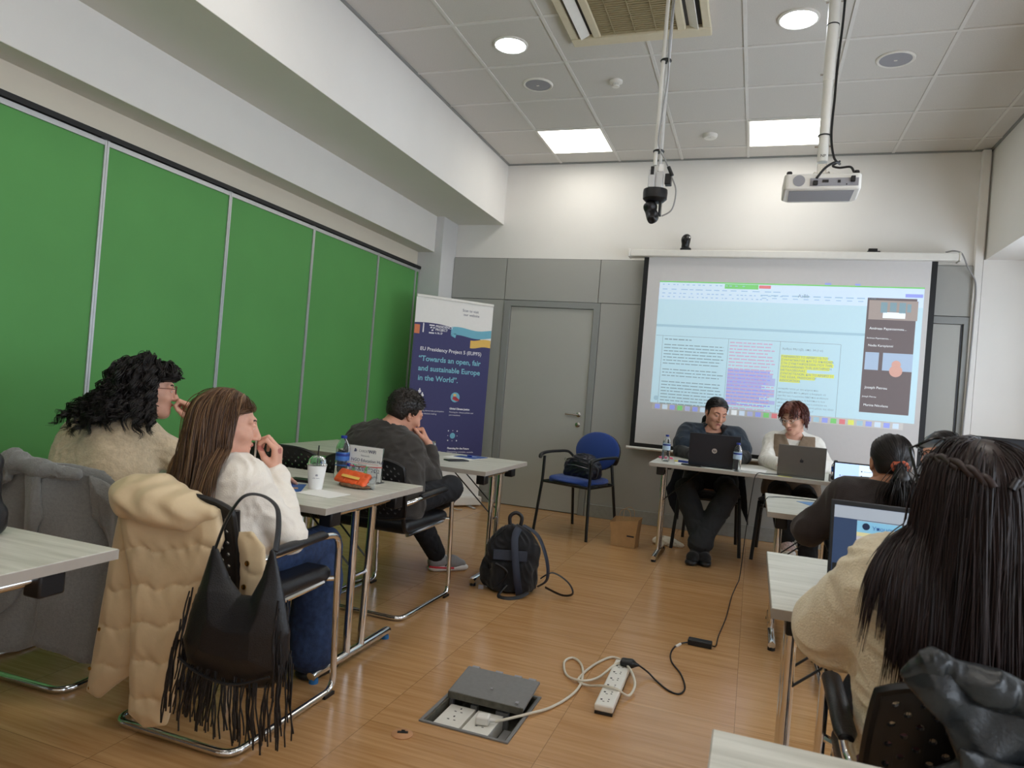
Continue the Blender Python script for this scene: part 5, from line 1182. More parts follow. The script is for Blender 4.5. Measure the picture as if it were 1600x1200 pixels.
def sneaker(root, base, an, toe, mu, ms, name='shoe', extra=None):
    an, toe = np.array(an, float), np.array(toe, float); d = toe-an; d[2] = 0; d = unit(d); z0 = 0.0 if extra is None else extra; heel = np.array([an[0], an[1], 0])-d*.045; tp = np.array([toe[0], toe[1], 0])
    L = np.linalg.norm(tp-heel); s_ = np.cross([0,0,1], d)
    S = SDF(); S.cone(heel+[0,0,.055+z0]+d*.03, heel+d*(L*.62)+[0,0,.05+z0], .040, .042, .03); S.cone(heel+d*(L*.6)+[0,0,.045+z0], tp-d*.035+[0,0,.036+z0], .040, .030, .03); S.cone(heel+d*.04+[0,0,.06+z0], heel+d*.05+[0,0,.115+z0], .036, .036, .03)
    V, F = S.mesh(.004, clip=[((0,0,.022+z0), (0,0,-1)), ((0,0,.128+z0), (0,0,1))]); u = np_obj(name, V, F, mu, root, base)
    S = SDF()
    for t in np.linspace(0, 1, 7): S.ell(heel+d*(.035+t*(L-.06))+[0,0,.018+z0], (.047-.012*max(0, t-.6)*2, .047-.012*max(0, t-.6)*2, .022), k=.02)
    V, F = S.mesh(.004, clip=[((0,0,z0+.001), (0,0,-1))]); so = np_obj('sole', V, F, ms, u, base)
    return u, heel, d, s_, L

HM = {}
def hairmat(n, cols): mat(n, cols[0], .38, island=cols, spec=.45, noise=.1); return n
hairmat('hair_black', [(20, 17, 17), (30, 25, 24), (38, 32, 30)]); hairmat('hair_brown', [(62, 42, 30), (84, 58, 40), (104, 74, 50), (146, 112, 78), (76, 52, 36)])
hairmat('hair_dark', [(26, 20, 20), (40, 30, 29), (52, 38, 36), (34, 26, 25)]); hairmat('hair_auburn', [(58, 26, 22), (88, 42, 34), (110, 58, 44)]); hairmat('hair_short', [(24, 20, 18), (38, 32, 28), (48, 40, 34)])

# ---- brown haired woman in the white sweater
mat('white_sweater', (226, 219, 208), .9, noise=.03, bump=.35, bscale=240, sheen=.2); mat('denim', (36, 54, 88), .85, noise=.3, nscale=50, bump=.3, bscale=400); mat('boot_brown', (92, 74, 66), .7)
b0 = (-1.69, 2.05, 0)
J = dict(hipL=(-1.80, 1.99, .535), hipR=(-1.62, 1.97, .535), shL=(-1.90, 2.06, .805), shR=(-1.585, 1.93, .80), neck=(-1.75, 1.97, .855), elL=(-2.00, 2.25, .72), wrL=(-1.92, 2.42, .735), elR=(-1.462, 2.02, .625), wrR=(-1.625, 2.125, .822), knL=(-1.84, 2.42, .53), anL=(-1.84, 2.42, .10), toeL=(-1.84, 2.56, .03), knR=(-1.60, 2.42, .50), anR=(-1.57, 2.36, .10), toeR=(-1.55, 2.50, .03), w=.92)
hd = Head((-1.738, 1.985, .985), (.68, .73, -.12), (.02, .0, 1))
P1 = person(b0, 'person with long brown hair and white sweater holding a pen to the lips')
body(P1, b0, J, hd, [(J['wrR'], (.02, -.05, 1), (1, .35, 0), -1, dict(curl=(1.0, .95, 1.0, 1.05), thumb=(.35, .9), spread=.05, fa=(-.55, .35, .8))), (J['wrL'], (.2, 1, -.0), (0, 0, 1), 1, dict(curl=(.3, .3, .35, .4)))], 'skin_fair', .005)
S = SDF(); trunk(S, J, .014, bust=.75)
for sd in 'LR': arm(S, J, sd, .012, cut=.93, sl=.006)
sweater = garment(P1, 'sweater', b0, S, 'white_sweater', .006, 21, .005, .08, clip=[ncut((-1.75, 1.97, .885), (0, 0, 1)), ((0, 0, .47), (0, 0, -1))])
S = SDF(); S.cone((-1.80, 1.99, .53), (-1.62, 1.97, .53), .112, .112, .04)
for sd in 'LR': leg(S, J, sd, .014, fl=.045, cut=.98)
garment(P1, 'jeans', b0, S, 'denim', .008, 22, .004, .09)
for sd in 'LR': sneaker(P1, b0, J['an'+sd], J['toe'+sd], 'boot_brown', 'black_plastic', 'boot')
SB = SDF(); hd.add(SB, J['neck']); SB.p = [p for p in SB.p if p[-1] > 0][:6]; trunk(SB, J, .016, bust=.75)
SB.box((-1.69, 1.70, .55), (.24, .045, .25), rd=.03)
parts = [cap(hd, .012, low=-.06)]+[strands(hd, SB, 420, (.30, .40), 22, part=.0, seed=3, off=(.006, .022), r=.0013, back=.55, stiff=.74, wig=.15, face=.012, clump=7, cr=.0045)]
V, F = join_np(parts); np_obj('hair', V, F, 'hair_brown', P1, b0)
e = empty('pen', (-1.695, 2.085, .92), 0, 'blue and white ballpoint pen held at the lips of the brown haired woman', 'pen')
MB().cyl((.005, 0, .03), (-.003, .01, -.055), .0035, n=10).build('barrel', 'white_plastic', e); MB().cyl((-.003, .01, -.055), (-.008, .015, -.10), .0042, .003, n=10).build('grip', 'label_navy', e); MB().cyl((.005, 0, .03), (.006, -.001, .045), .0032, n=10).build('button', 'cap_blue', e)

# ---- curly haired woman
mat('beige_knit', (192, 174, 146), .95, noise=.12, nscale=60, bump=.8, bscale=130, sheen=.3); mat('trouser_dark', (34, 34, 40), .9, noise=.1)
b0 = (-2.50, 2.20, 0)
J = dict(hipL=(-2.60, 2.14, .54), hipR=(-2.39, 2.12, .54), shL=(-2.79, 2.30, .83), shR=(-2.45, 2.27, .86), neck=(-2.60, 2.31, .925), elL=(-2.88, 2.48, .72), wrL=(-2.70, 2.60, .74), elR=(-2.27, 2.46, .73), wrR=(-2.372, 2.50, .915), knL=(-2.62, 2.56, .53), anL=(-2.62, 2.56, .10), toeL=(-2.62, 2.70, .03), knR=(-2.38, 2.55, .53), anR=(-2.38, 2.55, .10), toeR=(-2.37, 2.69, .03), w=1.12)
hd = Head((-2.525, 2.385, 1.055), (.66, .75, -.04), (.0, .0, 1))
P2 = person(b0, 'person with curly black hair, glasses and a beige knitted sweater, hand at chin')
body(P2, b0, J, hd, [(J['wrR'], (-.25, -.10, .9), (.8, .5, 0), -1, dict(curl=(1.1, 1.2, 1.3, 1.35), thumb=(.3, .8), spread=.04, fa=(-.4, .2, .8))), (J['wrL'], (1, .4, 0), (0, 0, 1), 1, dict())], 'skin_fair', .005)
S = SDF(); trunk(S, J, .022, bust=.9)
for sd in 'LR': arm(S, J, sd, .024, cut=.92)
garment(P2, 'sweater', b0, S, 'beige_knit', .007, 31, .006, .11, clip=[ncut((-2.6, 2.31, .965), (0, 0, 1)), ((0, 0, .44), (0, 0, -1))])
S = SDF(); S.cone(J['hipL'], J['hipR'], .115, .115, .04)
for sd in 'LR': leg(S, J, sd, .014, fl=.02, cut=.98)
garment(P2, 'trousers', b0, S, 'trouser_dark', .010, 32)
for sd in 'LR': sneaker(P2, b0, J['an'+sd], J['toe'+sd], 'black_cloth', 'black_plastic')
SB = SDF(); hd.add(SB, J['neck']); SB.p = [p for p in SB.p if p[-1] > 0][:6]; trunk(SB, J, .026, bust=.9)
parts = [cap(hd, .018, low=-.06, lump=waves(33, .004, .03)), strands(hd, SB, 380, (.18, .31), 34, part=0., seed=5, off=(.012, .052), r=.0019, back=.72, stiff=.70, curl=.012, curlw=.07, wig=.3, grav=.42, face=.012, clump=9, cr=.0045, tight=.2)]
V, F = join_np(parts); np_obj('hair', V, F, 'hair_black', P2, b0)
def glasses(root, base, hd, m, y=.105, lens=(.024, .018), z=.010, tilt=0., thick=.0016, name='glasses', ml='clear_plastic'):
    g = MB()
    for sx in (-1, 1):
        g.tube([hd.w((sx*.031+lens[0]*math.cos(a*PI/8), y-.006*abs(math.cos(a*PI/8))*(1 if math.cos(a*PI/8)*sx > 0 else 0), z+lens[1]*math.sin(a*PI/8)*(1 if math.sin(a*PI/8) > 0 else .9))) for a in range(16)], thick, n=6, closed=True)
        g.tube([hd.w((sx*(.031+lens[0]), y-.006, z+.006)), hd.w((sx*.074, y-.012, z+.008)), hd.w((sx*.079, .0, z+.006)), hd.w((sx*.078, -.02, z-.012))], thick, n=6)
    g.tube([hd.w((-.009, y, z+.004)), hd.w((0, y+.002, z+.007)), hd.w((.009, y, z+.004))], thick, n=6)
    g.v = [tuple(np.array(v)-np.array(base)) for v in g.v]; f = g.build(name, m, root)
    return f
mat('red_frame', (96, 34, 34), .35); mat('silver_frame', (206, 204, 202), .25, metal=.6); mat('tortoise', (24, 20, 20), .25)
glasses(P2, b0, hd, 'red_frame')

# ---- man
mat('charcoal_sweater', (50, 46, 42), .95, noise=.14, bump=.4, bscale=220, sheen=.15); mat('black_trousers', (20, 21, 25), .85, noise=.12); mat('shoe_grey', (142, 140, 140), .7, noise=.1, nscale=200); mat('sole_white', (222, 220, 218), .5); mat('shoe_red', (214, 62, 74), .5); mat('sock_grey', (120, 120, 118), .9)
b0 = (-1.85, 3.40, 0)
J = dict(hipL=(-1.93, 3.30, .54), hipR=(-1.73, 3.29, .54), shL=(-2.05, 3.40, .845), shR=(-1.755, 3.40, .81), neck=(-1.895, 3.42, .905), elL=(-2.10, 3.62, .72), wrL=(-1.95, 3.80, .735), elR=(-1.655, 3.545, .615), wrR=(-1.722, 3.575, .842), knL=(-1.90, 3.72, .50), anL=(-1.83, 4.06, .10), toeL=(-1.68, 4.20, .035), knR=(-1.575, 3.60, .605), anR=(-1.80, 3.86, .45), toeR=(-1.92, 3.93, .36), w=1.16)
hd = Head((-1.835, 3.495, 1.008), (.46, .80, -.40), (.22, .15, 1), .98)
P3 = person(b0, 'person with short dark hair in a charcoal sweater leaning the cheek on a fist')
body(P3, b0, J, hd, [(J['wrR'], (-.42, -.25, 1), (.75, .45, .4), -1, dict(curl=(1.45, 1.5, 1.5, 1.5), thumb=(.5, .4), spread=.03, fa=(-.35, .2, .9))), (J['wrL'], (.7, .7, 0), (0, 0, 1), 1, dict())], 'skin_warm', .005, neckr=.058)
S = SDF(); trunk(S, J, .020)
for sd in 'LR': arm(S, J, sd, .016, cut=.80 if sd == 'R' else .95, r=(.056, .048, .044, .034))
garment(P3, 'sweater', b0, S, 'charcoal_sweater', .006, 41, .006, .10, clip=[ncut((-1.885, 3.43, .925), (.15, .25, .85), .085), ((0, 0, .46), (0, 0, -1))])
S = SDF(); S.cone(J['hipL'], J['hipR'], .115, .115, .04)
leg(S, J, 'L', .012, fl=.012, cut=.96); leg(S, J, 'R', .012, fl=.014, cut=.95)
garment(P3, 'trousers', b0, S, 'black_trousers', .007, 42, .005, .08)
u, heel, d_, s_, L = sneaker(P3, b0, J['anL'], J['toeL'], 'shoe_grey', 'sole_white')
g = MB()
for k_ in range(3):
    a = heel+d_*(L*.38+k_*.022)-s_*.0405+np.array([0,0,.034]); b = heel+d_*(L*.38+k_*.022+.018)-s_*.030+np.array([0,0,.078]); g.tube([a, (a+b)/2-s_*.002, b], .0055, n=6, flat=.5)
g.v = [tuple(np.array(v)-np.array(b0)) for v in g.v]; g.build('side_stripes', 'key_black', u)
g = MB(); g.tube([heel-d_*.006-s_*.02+[0,0,.030], heel+d_*.03-s_*.046+[0,0,.030], heel+d_*.10-s_*.047+[0,0,.026], heel+d_*.15-s_*.045+[0,0,.023]], .008, n=8, flat=.8); g.v = [tuple(np.array(v)-np.array(b0)) for v in g.v]; g.build('red_trim', 'shoe_red', u)
g = MB()
for k_ in range(5): c = heel+d_*(L*.42+k_*.018)+np.array([0,0,.092-k_*.007]); g.tube([c-s_*.018, c+[0,0,.004], c+s_*.018], .0025, n=6)
g.v = [tuple(np.array(v)-np.array(b0)) for v in g.v]; g.build('laces', 'white_paper', u)
S = SDF(); S.cone(np.array(J['anL'])+[0,0,-.01], np.array(J['anL'])+[-.003,-.01,.05], .037, .037); V, F = S.mesh(.005); np_obj('sock', V, F, 'sock_grey', P3, b0)
S = SDF(); a_, t_ = np.array(J['anR']), np.array(J['toeR']); S.cone(a_, a_*.4+t_*.6, .042, .042); S.cone(a_*.4+t_*.6, t_, .040, .028); V, F = S.mesh(.005); np_obj('shoe', V, F, 'shoe_grey', P3, b0)
SB = SDF(); hd.add(SB, J['neck']); SB.p = [p for p in SB.p if p[-1] > 0][:6]
parts = [cap(hd, .016, low=-.055, lump=waves(43, .0025, .02), front=.050), strands(hd, SB, 1600, (.015, .032), 5, part=0., seed=8, off=(.012, .024), r=.0014, back=.2, stiff=.9, wig=3., region=lambda x, y, z: ~((y > .25) & (z < .45)))]
V, F = join_np(parts); np_obj('hair', V, F, 'hair_short', P3, b0)

# ---- presenter in the dark cape
mat('cape', (36, 46, 58), .9, noise=.35, nscale=16, bump=.3, bscale=250, sheen=.15); mat('trouser_charcoal', (40, 43, 47), .85, noise=.08); mat('gold', (200, 160, 90), .25, metal=1)
b0 = (-.31, 6.0, 0)
J = dict(hipL=(-.20, 6.08, .545), hipR=(-.40, 6.08, .545), shL=(-.135, 6.11, .925), shR=(-.505, 6.11, .93), neck=(-.31, 6.09, .985), elL=(-.05, 5.96, .79), wrL=(-.15, 5.68, .785), elR=(-.55, 5.96, .78), wrR=(-.36, 5.66, .785), knL=(-.13, 5.68, .52), anL=(-.335, 5.43, .12), toeL=(-.36, 5.30, .035), knR=(-.47, 5.68, .52), anR=(-.275, 5.47, .12), toeR=(-.25, 5.33, .035), w=1.05)
hd = Head((-.292, 6.03, 1.125), (.42, -.86, -.34), (.12, -.05, 1), 1.02)
P4 = person(b0, 'person in a dark cape with tied-back dark hair, seated behind the black laptop')
body(P4, b0, J, hd, [(J['wrL'], (-.2, -1, -.05), (0, 0, 1), 1, dict()), (J['wrR'], (.3, -1, -.05), (0, 0, 1), -1, dict())], 'skin_warm', .005)
S = SDF(); trunk(S, J, .014, bust=.9)
for sd in 'LR': arm(S, J, sd, .016, cut=.95)
garment(P4, 'jumper', b0, S, 'black_cloth', .008, 51, .004, .09, clip=[ncut((-.31, 6.02, .965), (0, -.6, .8), .075), ((0, 0, .50), (0, 0, -1))])
S = SDF(); trunk(S, J, .032, bust=.9)
for sd in 'LR': S.cone(J['sh'+sd], np.array(J['sh'+sd])*.45+np.array(J['el'+sd])*.55, .086, .098, .05)
S.cone((-.31, 6.13, .97), (-.18, 6.02, .95), .045, .04, .03); S.cone((-.31, 6.13, .97), (-.44, 6.02, .95), .045, .04, .03)
def vneck(X, Y, Z): return np.minimum(np.minimum(.052+(Z-.93)*.45-np.abs(X+.295), 6.09-Y), Z-.80)
garment(P4, 'cape', b0, S, 'cape', .007, 52, .007, .10, clip=[vneck, ((0, 0, .72), (0, 0, -1)), ((-.31, 6.05, 1.03), (0, 0, 1))])
S = SDF(); S.cone(J['hipL'], J['hipR'], .118, .118, .04)
for sd in 'LR': leg(S, J, sd, .012, fl=.032, cut=.93)
garment(P4, 'trousers', b0, S, 'trouser_charcoal', .008, 53, .006, .09)
for sd in 'LR': sneaker(P4, b0, J['an'+sd], J['toe'+sd], 'black_cloth', 'black_plastic')
SB = SDF(); hd.add(SB, J['neck']); SB.p = [p for p in SB.p if p[-1] > 0][:6]
tg = hd.w((0, -.105, -.05))
parts = [cap(hd, .011, low=-.075, front=.050, ear_cut=False, lump=waves(55, .002, .03)), strands(hd, SB, 1200, (.14, .22), 12, seed=9, off=(.008, .014), r=.0013, back=1.2, stiff=.55, target=tg, region=lambda x, y, z: z > -.2), ]
S = SDF(); S.cone(tg, tg+np.array([-.03, .03, -.05]), .03, .028); S.cone(tg+np.array([-.03, .03, -.05]), tg+np.array([-.07, .05, -.16]), .028, .014); parts.append(S.mesh(.005, disp=waves(54, .003, .02)))
V, F = join_np(parts); np_obj('hair', V, F, 'hair_black', P4, b0)
MB().tube([Vector((-.31-b0[0]+.062*math.sin(a*PI/10), 6.09-b0[1]-.085*math.cos(a*PI/10)-.0, .985-.030*math.cos(a*PI/10)-.005)) for a in range(-7, 8)], .0018, n=6).build('necklace', 'gold', P4)
MB().lathe([(.009, 0), (.009, .003), (.001, .004)], (.005, -.10, .905), n=16, axis=(0,-1,.3)).build('pendant', 'gold', P4)
# her long dark coat hanging over the chair sides
e = empty('long_coat', (-.30, 6.20, 0), 0, 'long dark coat hanging down behind the presenter in the cape', 'coat')
V, F = pillow([(-.30, .68), (-.34, .50), (-.37, .44), (-.33, .30), (-.245, .165), (-.24, .40), (-.20, .47), (.20, .47), (.235, .40), (.33, .19), (.30, .44), (.28, .55), (.26, .68)], lambda x, z: -.01+.012*np.sin(x*40)*(z < .6), lambda x, z, i: .006+.010*np.clip(i/.03, 0, 1), .007, -.06, .06)
np_obj('coat_body', V, F, mat('coat_navy', (24, 28, 38), .9, noise=.15), e)

# ---- presenter in the knitted vest
mat('vest_brown', (128, 110, 92), .95, noise=.1, bump=.5, bscale=180); mat('white_shirt', (226, 222, 214), .85, noise=.03, bump=.2)
b0 = (.32, 6.05, 0)
J = dict(hipL=(.42, 6.12, .545), hipR=(.24, 6.12, .545), shL=(.485, 6.15, .925), shR=(.165, 6.15, .935), neck=(.325, 6.12, .99), elL=(.565, 5.98, .775), wrL=(.43, 5.62, .785), elR=(.125, 5.98, .775), wrR=(.215, 5.60, .785), knL=(.44, 5.68, .52), anL=(.46, 5.66, .10), toeL=(.46, 5.53, .035), knR=(.24, 5.68, .56), anR=(.30, 5.62, .235), toeR=(.335, 5.52, .15), w=1.0)
hd = Head((.305, 6.05, 1.135), (-.46, -.82, -.34), (-.10, -.05, 1), 1.0)
P5 = person(b0, 'person with short auburn hair, glasses and a brown vest over white sleeves')
body(P5, b0, J, hd, [(J['wrL'], (-.2, -1, -.05), (0, 0, 1), 1, dict()), (J['wrR'], (.25, -1, -.05), (0, 0, 1), -1, dict())], 'skin_fair', .005)
S = SDF(); trunk(S, J, .010, bust=.9)
for sd in 'LR': arm(S, J, sd, .020, cut=.97, sl=.004)
garment(P5, 'white_top', b0, S, 'white_shirt', .007, 61, .006, .08, clip=[ncut((.32, 6.06, .972), (0, -.5, .85), .075), ((0, 0, .55), (0, 0, -1))])
S = SDF(); trunk(S, J, .028, bust=.95)
def vv(X, Y, Z): return np.minimum(np.minimum((Z-.845)*.42-np.abs(X-.32), 6.14-Y), Z-.80)
garment(P5, 'knitted_vest', b0, S, 'vest_brown', .006, 62, .003, .07, clip=[vv, lambda X, Y, Z: np.minimum(np.abs(X-.325)-.155, Z-.80), ((.32, 6.1, 1.0), (0, 0, 1)), ((0, 0, .5), (0, 0, -1))])
S = SDF(); S.cone(J['hipL'], J['hipR'], .115, .115, .04)
for sd in 'LR': leg(S, J, sd, .014, fl=.02, cut=.92)
garment(P5, 'trousers', b0, S, 'black_trousers', .009, 63)
mat('shoe_floral', (196, 176, 176), .6, noise=.45, nscale=70)
sneaker(P5, b0, J['anL'], J['toeL'], 'shoe_floral', 'sole_white'); u, *_ = sneaker(P5, b0, J['anR'], J['toeR'], 'shoe_floral', 'sole_white', extra=.13)
MB().tube(smooth_path([(.02, -.50, .235), (.045, -.52, .20), (.03, -.54, .19), (.06, -.50, .18)]), .003, n=6).build('laces', 'white_paper', u)
SB = SDF(); hd.add(SB, J['neck']); SB.p = [p for p in SB.p if p[-1] > 0][:6]
parts = [cap(hd, .022, low=-.04, lump=waves(64, .005, .03), front=.040), strands(hd, SB, 420, (.06, .09), 10, seed=10, off=(.018, .027), r=.0014, back=.15, stiff=.72, wig=.3, side=1.0, clump=6, cr=.004, region=lambda x, y, z: ~((y > .3) & (z < .35)))]
V, F = join_np(parts); np_obj('hair', V, F, 'hair_auburn', P5, b0)
glasses(P5, b0, hd, 'silver_frame', lens=(.025, .015), thick=.002)

# ---- ponytailed woman from behind
mat('brown_sweater', (44, 36, 34), .95, noise=.12, bump=.3, bscale=200, sheen=.15); mat('scrunchie', (168, 82, 58), .9, noise=.3, nscale=120, bump=.5, bscale=150)
b0 = (.56, 3.40, 0)
J = dict(hipL=(.49, 3.40, .54), hipR=(.67, 3.40, .54), shL=(.415, 3.40, .835), shR=(.735, 3.40, .835), neck=(.575, 3.40, .90), elL=(.275, 3.45, .665), wrL=(.40, 3.68, .735), elR=(.86, 3.47, .70), wrR=(.74, 3.72, .735), knL=(.46, 3.82, .52), anL=(.46, 3.82, .10), toeL=(.46, 3.96, .03), knR=(.70, 3.82, .52), anR=(.70, 3.82, .10), toeR=(.70, 3.96, .03), w=.95)
hd = Head((.572, 3.40, 1.005), (-.10, 1, -.15), (.0, .0, 1), .97)
P6 = person(b0, 'person seen from behind with black ponytail, orange scrunchie and dark brown sweater')
body(P6, b0, J, hd, [(J['wrL'], (.3, 1, 0), (0, 0, 1), 1, dict()), (J['wrR'], (-.3, 1, 0), (0, 0, 1), -1, dict())], 'skin_tan', .005)
S = SDF(); trunk(S, J, .020)
for sd in 'LR': arm(S, J, sd, .024, cut=.95, r=(.058, .05, .046, .034))
garment(P6, 'sweater', b0, S, 'brown_sweater', .007, 71, .006, .10, clip=[((.57, 3.4, .93), (0, 0, 1)), ((0, 0, .46), (0, 0, -1))])
S = SDF(); S.cone(J['hipL'], J['hipR'], .115, .115, .04)
for sd in 'LR': leg(S, J, sd, .014, fl=.02, cut=.98)
garment(P6, 'trousers', b0, S, 'trouser_dark', .010, 72)
for sd in 'LR': sneaker(P6, b0, J['an'+sd], J['toe'+sd], 'black_cloth', 'black_plastic')
SB = SDF(); hd.add(SB, J['neck']); SB.p = [p for p in SB.p if p[-1] > 0][:6]
tg = hd.w((.01, -.112, -.022))
parts = [cap(hd, .010, low=-.055), strands(hd, SB, 1800, (.16, .24), 14, seed=12, off=(.007, .013), r=.0012, back=1.3, stiff=.5, target=tg, region=lambda x, y, z: z > -.35)]
g_ = np.random.default_rng(13); n = 420; t = np.linspace(0, 1, 16)[None, :, None]; a0 = g_.normal(size=(n, 3))*.010; a1 = g_.normal(size=(n, 3))*np.array([.022, .016, .01])
st = tg+a0[:, None]*1.; A = st+(a1[:, None]-a0[:, None])*np.sin(t*PI*.62)*1.3+np.array([.004, -.035, 0])*np.sin(t*PI*.9)+np.array([0, .01, -1.])*t*g_.uniform(.13, .19, (n, 1, 1))
parts.append(tubes(A, np.full(A.shape[:2], .0016)*np.clip((1.05-t[..., 0])*4, .3, 1)))
S = SDF(); S.cone(tg, tg+np.array([.004, -.03, -.05]), .018, .026); S.cone(tg+np.array([.004, -.03, -.05]), tg+np.array([.004, -.02, -.13]), .026, .016); parts.append(S.mesh(.004))
V, F = join_np(parts); np_obj('hair', V, F, 'hair_black', P6, b0)
S = SDF()
for a in range(10): S.ell(tg+hd.R@np.array([.026*math.cos(a*.628), 0, .020*math.sin(a*.628)]), (.011, .012, .011), k=.006)
V, F = S.mesh(.003, disp=waves(73, .002, .012)); np_obj('scrunchie', V, F, 'scrunchie', P6, b0)

# ---- long haired woman nearest the camera
mat('cream_fleece', (222, 210, 184), .95, noise=.05, nscale=120, bump=.7, bscale=260, sheen=.3); mat('leather_jacket', (34, 36, 38), .34, noise=.12, nscale=40, bump=.25, bscale=120); mat('jeans_dark', (32, 40, 56), .85, noise=.2, bump=.3)
b0 = (.44, 1.50, 0)
J = dict(hipL=(.36, 1.53, .54), hipR=(.55, 1.53, .54), shL=(.262, 1.49, .885), shR=(.58, 1.48, .885), neck=(.408, 1.49, .94), elL=(.192, 1.60, .755), wrL=(.245, 1.86, .76), elR=(.73, 1.62, .75), wrR=(.56, 1.95, .745), knL=(.33, 1.86, .53), anL=(.31, 1.80, .10), toeL=(.30, 1.94, .03), knR=(.57, 1.86, .53), anR=(.57, 1.84, .10), toeR=(.57, 1.98, .03), w=1.0)
hd = Head((.388, 1.475, 1.052), (-.06, 1, -.10), (.0, .0, 1), .94)
P7 = person(b0, 'person with long straight dark hair and cream fleece seen from behind, sunglasses on the head')
body(P7, b0, J, hd, [(J['wrL'], (.05, 1, .02), (0, 0, 1), 1, dict(curl=(.25, .35, .4, .45), sc=.95)), (J['wrR'], (-.2, 1, 0), (0, 0, 1), -1, dict(sc=.95))], 'skin_fair', .005)
S = SDF(); trunk(S, J, .020)
arm(S, J, 'L', .026, cut=.95, r=(.056, .054, .050, .030)); arm(S, J, 'R', .026, cut=.95, r=(.056, .054, .050, .030))
garment(P7, 'fleece', b0, S, 'cream_fleece', .005, 81, .007, .09, clip=[((.43, 1.45, .985), (0, 0, 1)), ((0, 0, .44), (0, 0, -1))])
S = SDF(); S.cone(J['hipL'], J['hipR'], .115, .115, .04)
for sd in 'LR': leg(S, J, sd, .018, fl=.02, cut=.98)
garment(P7, 'jeans', b0, S, 'jeans_dark', .007, 82)
for sd in 'LR': sneaker(P7, b0, J['an'+sd], J['toe'+sd], 'black_cloth', 'black_plastic')
SB = SDF(); hd.add(SB, J['neck']); SB.p = [p for p in SB.p if p[-1] > 0][:6]; trunk(SB, J, .022)
parts = [cap(hd, .010, low=-.06, res=.0035), strands(hd, SB, 800, (.32, .42), 26, part=.0, seed=14, off=(.003, .013), r=.0010, back=.75, stiff=.70, wig=.12, side=.45, face=.0, clump=8, cr=.0045)]
tw = []
for sx in (-1, 1):
    for ph in (0, PI):
        q = [np.array([sx*(.083-.070*t**1.4), .045-.165*t, .062+.006*math.sin(t*3)-.045*t]) for t in np.linspace(0, 1, 26)]
        tw.append([hd.w(v/np.linalg.norm(v*np.array([1/.098, 1/.122, 1/.11]))*1.0+np.array([0, -.012, .020])+np.array([0, .003*math.cos(i*.9+ph), .006*math.sin(i*.9+ph)])) for i, v in enumerate(q)])
parts.append(tubes(np.array(tw), np.full((4, 26), .0062), 8))
V, F = join_np(parts); np_obj('hair', V, F, 'hair_dark', P7, b0)
e = empty('sunglasses', (hd.c[0], hd.c[1], hd.c[2]), 0, 'dark framed glasses pushed up on the long haired woman\'s head', 'glasses')
hg = Head(hd.c+np.array([-.012, 0, -.008]), (-.22, .42, .88), (.10, -.90, .42), .98)
class HH: pass
f = glasses(e, tuple(hd.c), hg, 'tortoise', y=.130, lens=(.026, .020), z=.016, thick=.0028, name='frame')

for sx in (-1, 1):
    g = MB(); g.add([np.array(hg.w((sx*.031+.024*math.cos(a*PI/8), .127, .016+.018*math.sin(a*PI/8))))-hd.c for a in range(16)], [tuple(range(16))]); g.build('lens', 'label_pale', f, solid=.0015)
# ---- half hidden person beyond
mat('grey_top', (150, 152, 160), .9, noise=.06)
b0 = (1.12, 4.85, 0)
J = dict(hipL=(1.22, 4.88, .54), hipR=(1.04, 4.88, .54), shL=(1.28, 4.84, .84), shR=(.99, 4.80, .84), neck=(1.12, 4.80, .90), elL=(1.36, 4.70, .70), wrL=(1.20, 4.44, .735), elR=(.93, 4.66, .70), wrR=(1.02, 4.42, .735), knL=(1.22, 4.46, .52), anL=(1.22, 4.50, .10), toeL=(1.22, 4.38, .03), knR=(1.02, 4.46, .52), anR=(1.02, 4.50, .10), toeR=(1.02, 4.38, .03), w=.95)
hd = Head((1.06, 4.72, 1.02), (-.95, -.2, -.25), (0, 0, 1), 1.)
P8 = person(b0, 'person with dark hair in a pale grey top, mostly hidden behind the long haired woman')
body(P8, b0, J, hd, [(J['wrL'], (-.2, -1, 0), (0, 0, 1), 1, dict()), (J['wrR'], (.2, -1, 0), (0, 0, 1), -1, dict())], 'skin_warm', .007)
S = SDF(); trunk(S, J, .018)
for sd in 'LR': arm(S, J, sd, .018, cut=.95)
garment(P8, 'top', b0, S, 'grey_top', .009, 91, clip=[((1.12, 4.8, .94), (0, 0, 1)), ((0, 0, .46), (0, 0, -1))])
S = SDF(); S.cone(J['hipL'], J['hipR'], .115, .115, .04)
for sd in 'LR': leg(S, J, sd, .014, fl=.02, cut=.98)
garment(P8, 'trousers', b0, S, 'trouser_dark', .012, 92)
for sd in 'LR': sneaker(P8, b0, J['an'+sd], J['toe'+sd], 'black_cloth', 'black_plastic')
SB = SDF(); hd.add(SB, J['neck']); SB.p = [p for p in SB.p if p[-1] > 0][:6]; trunk(SB, J, .02)
parts = [cap(hd, .014, low=-.06), strands(hd, SB, 500, (.18, .26), 14, seed=15, off=(.006, .03), r=.0016, back=.8, stiff=.7, face=.012)]
V, F = join_np(parts); np_obj('hair', V, F, 'hair_black', P8, b0)
glasses(P8, b0, hd, 'tortoise', thick=.003)

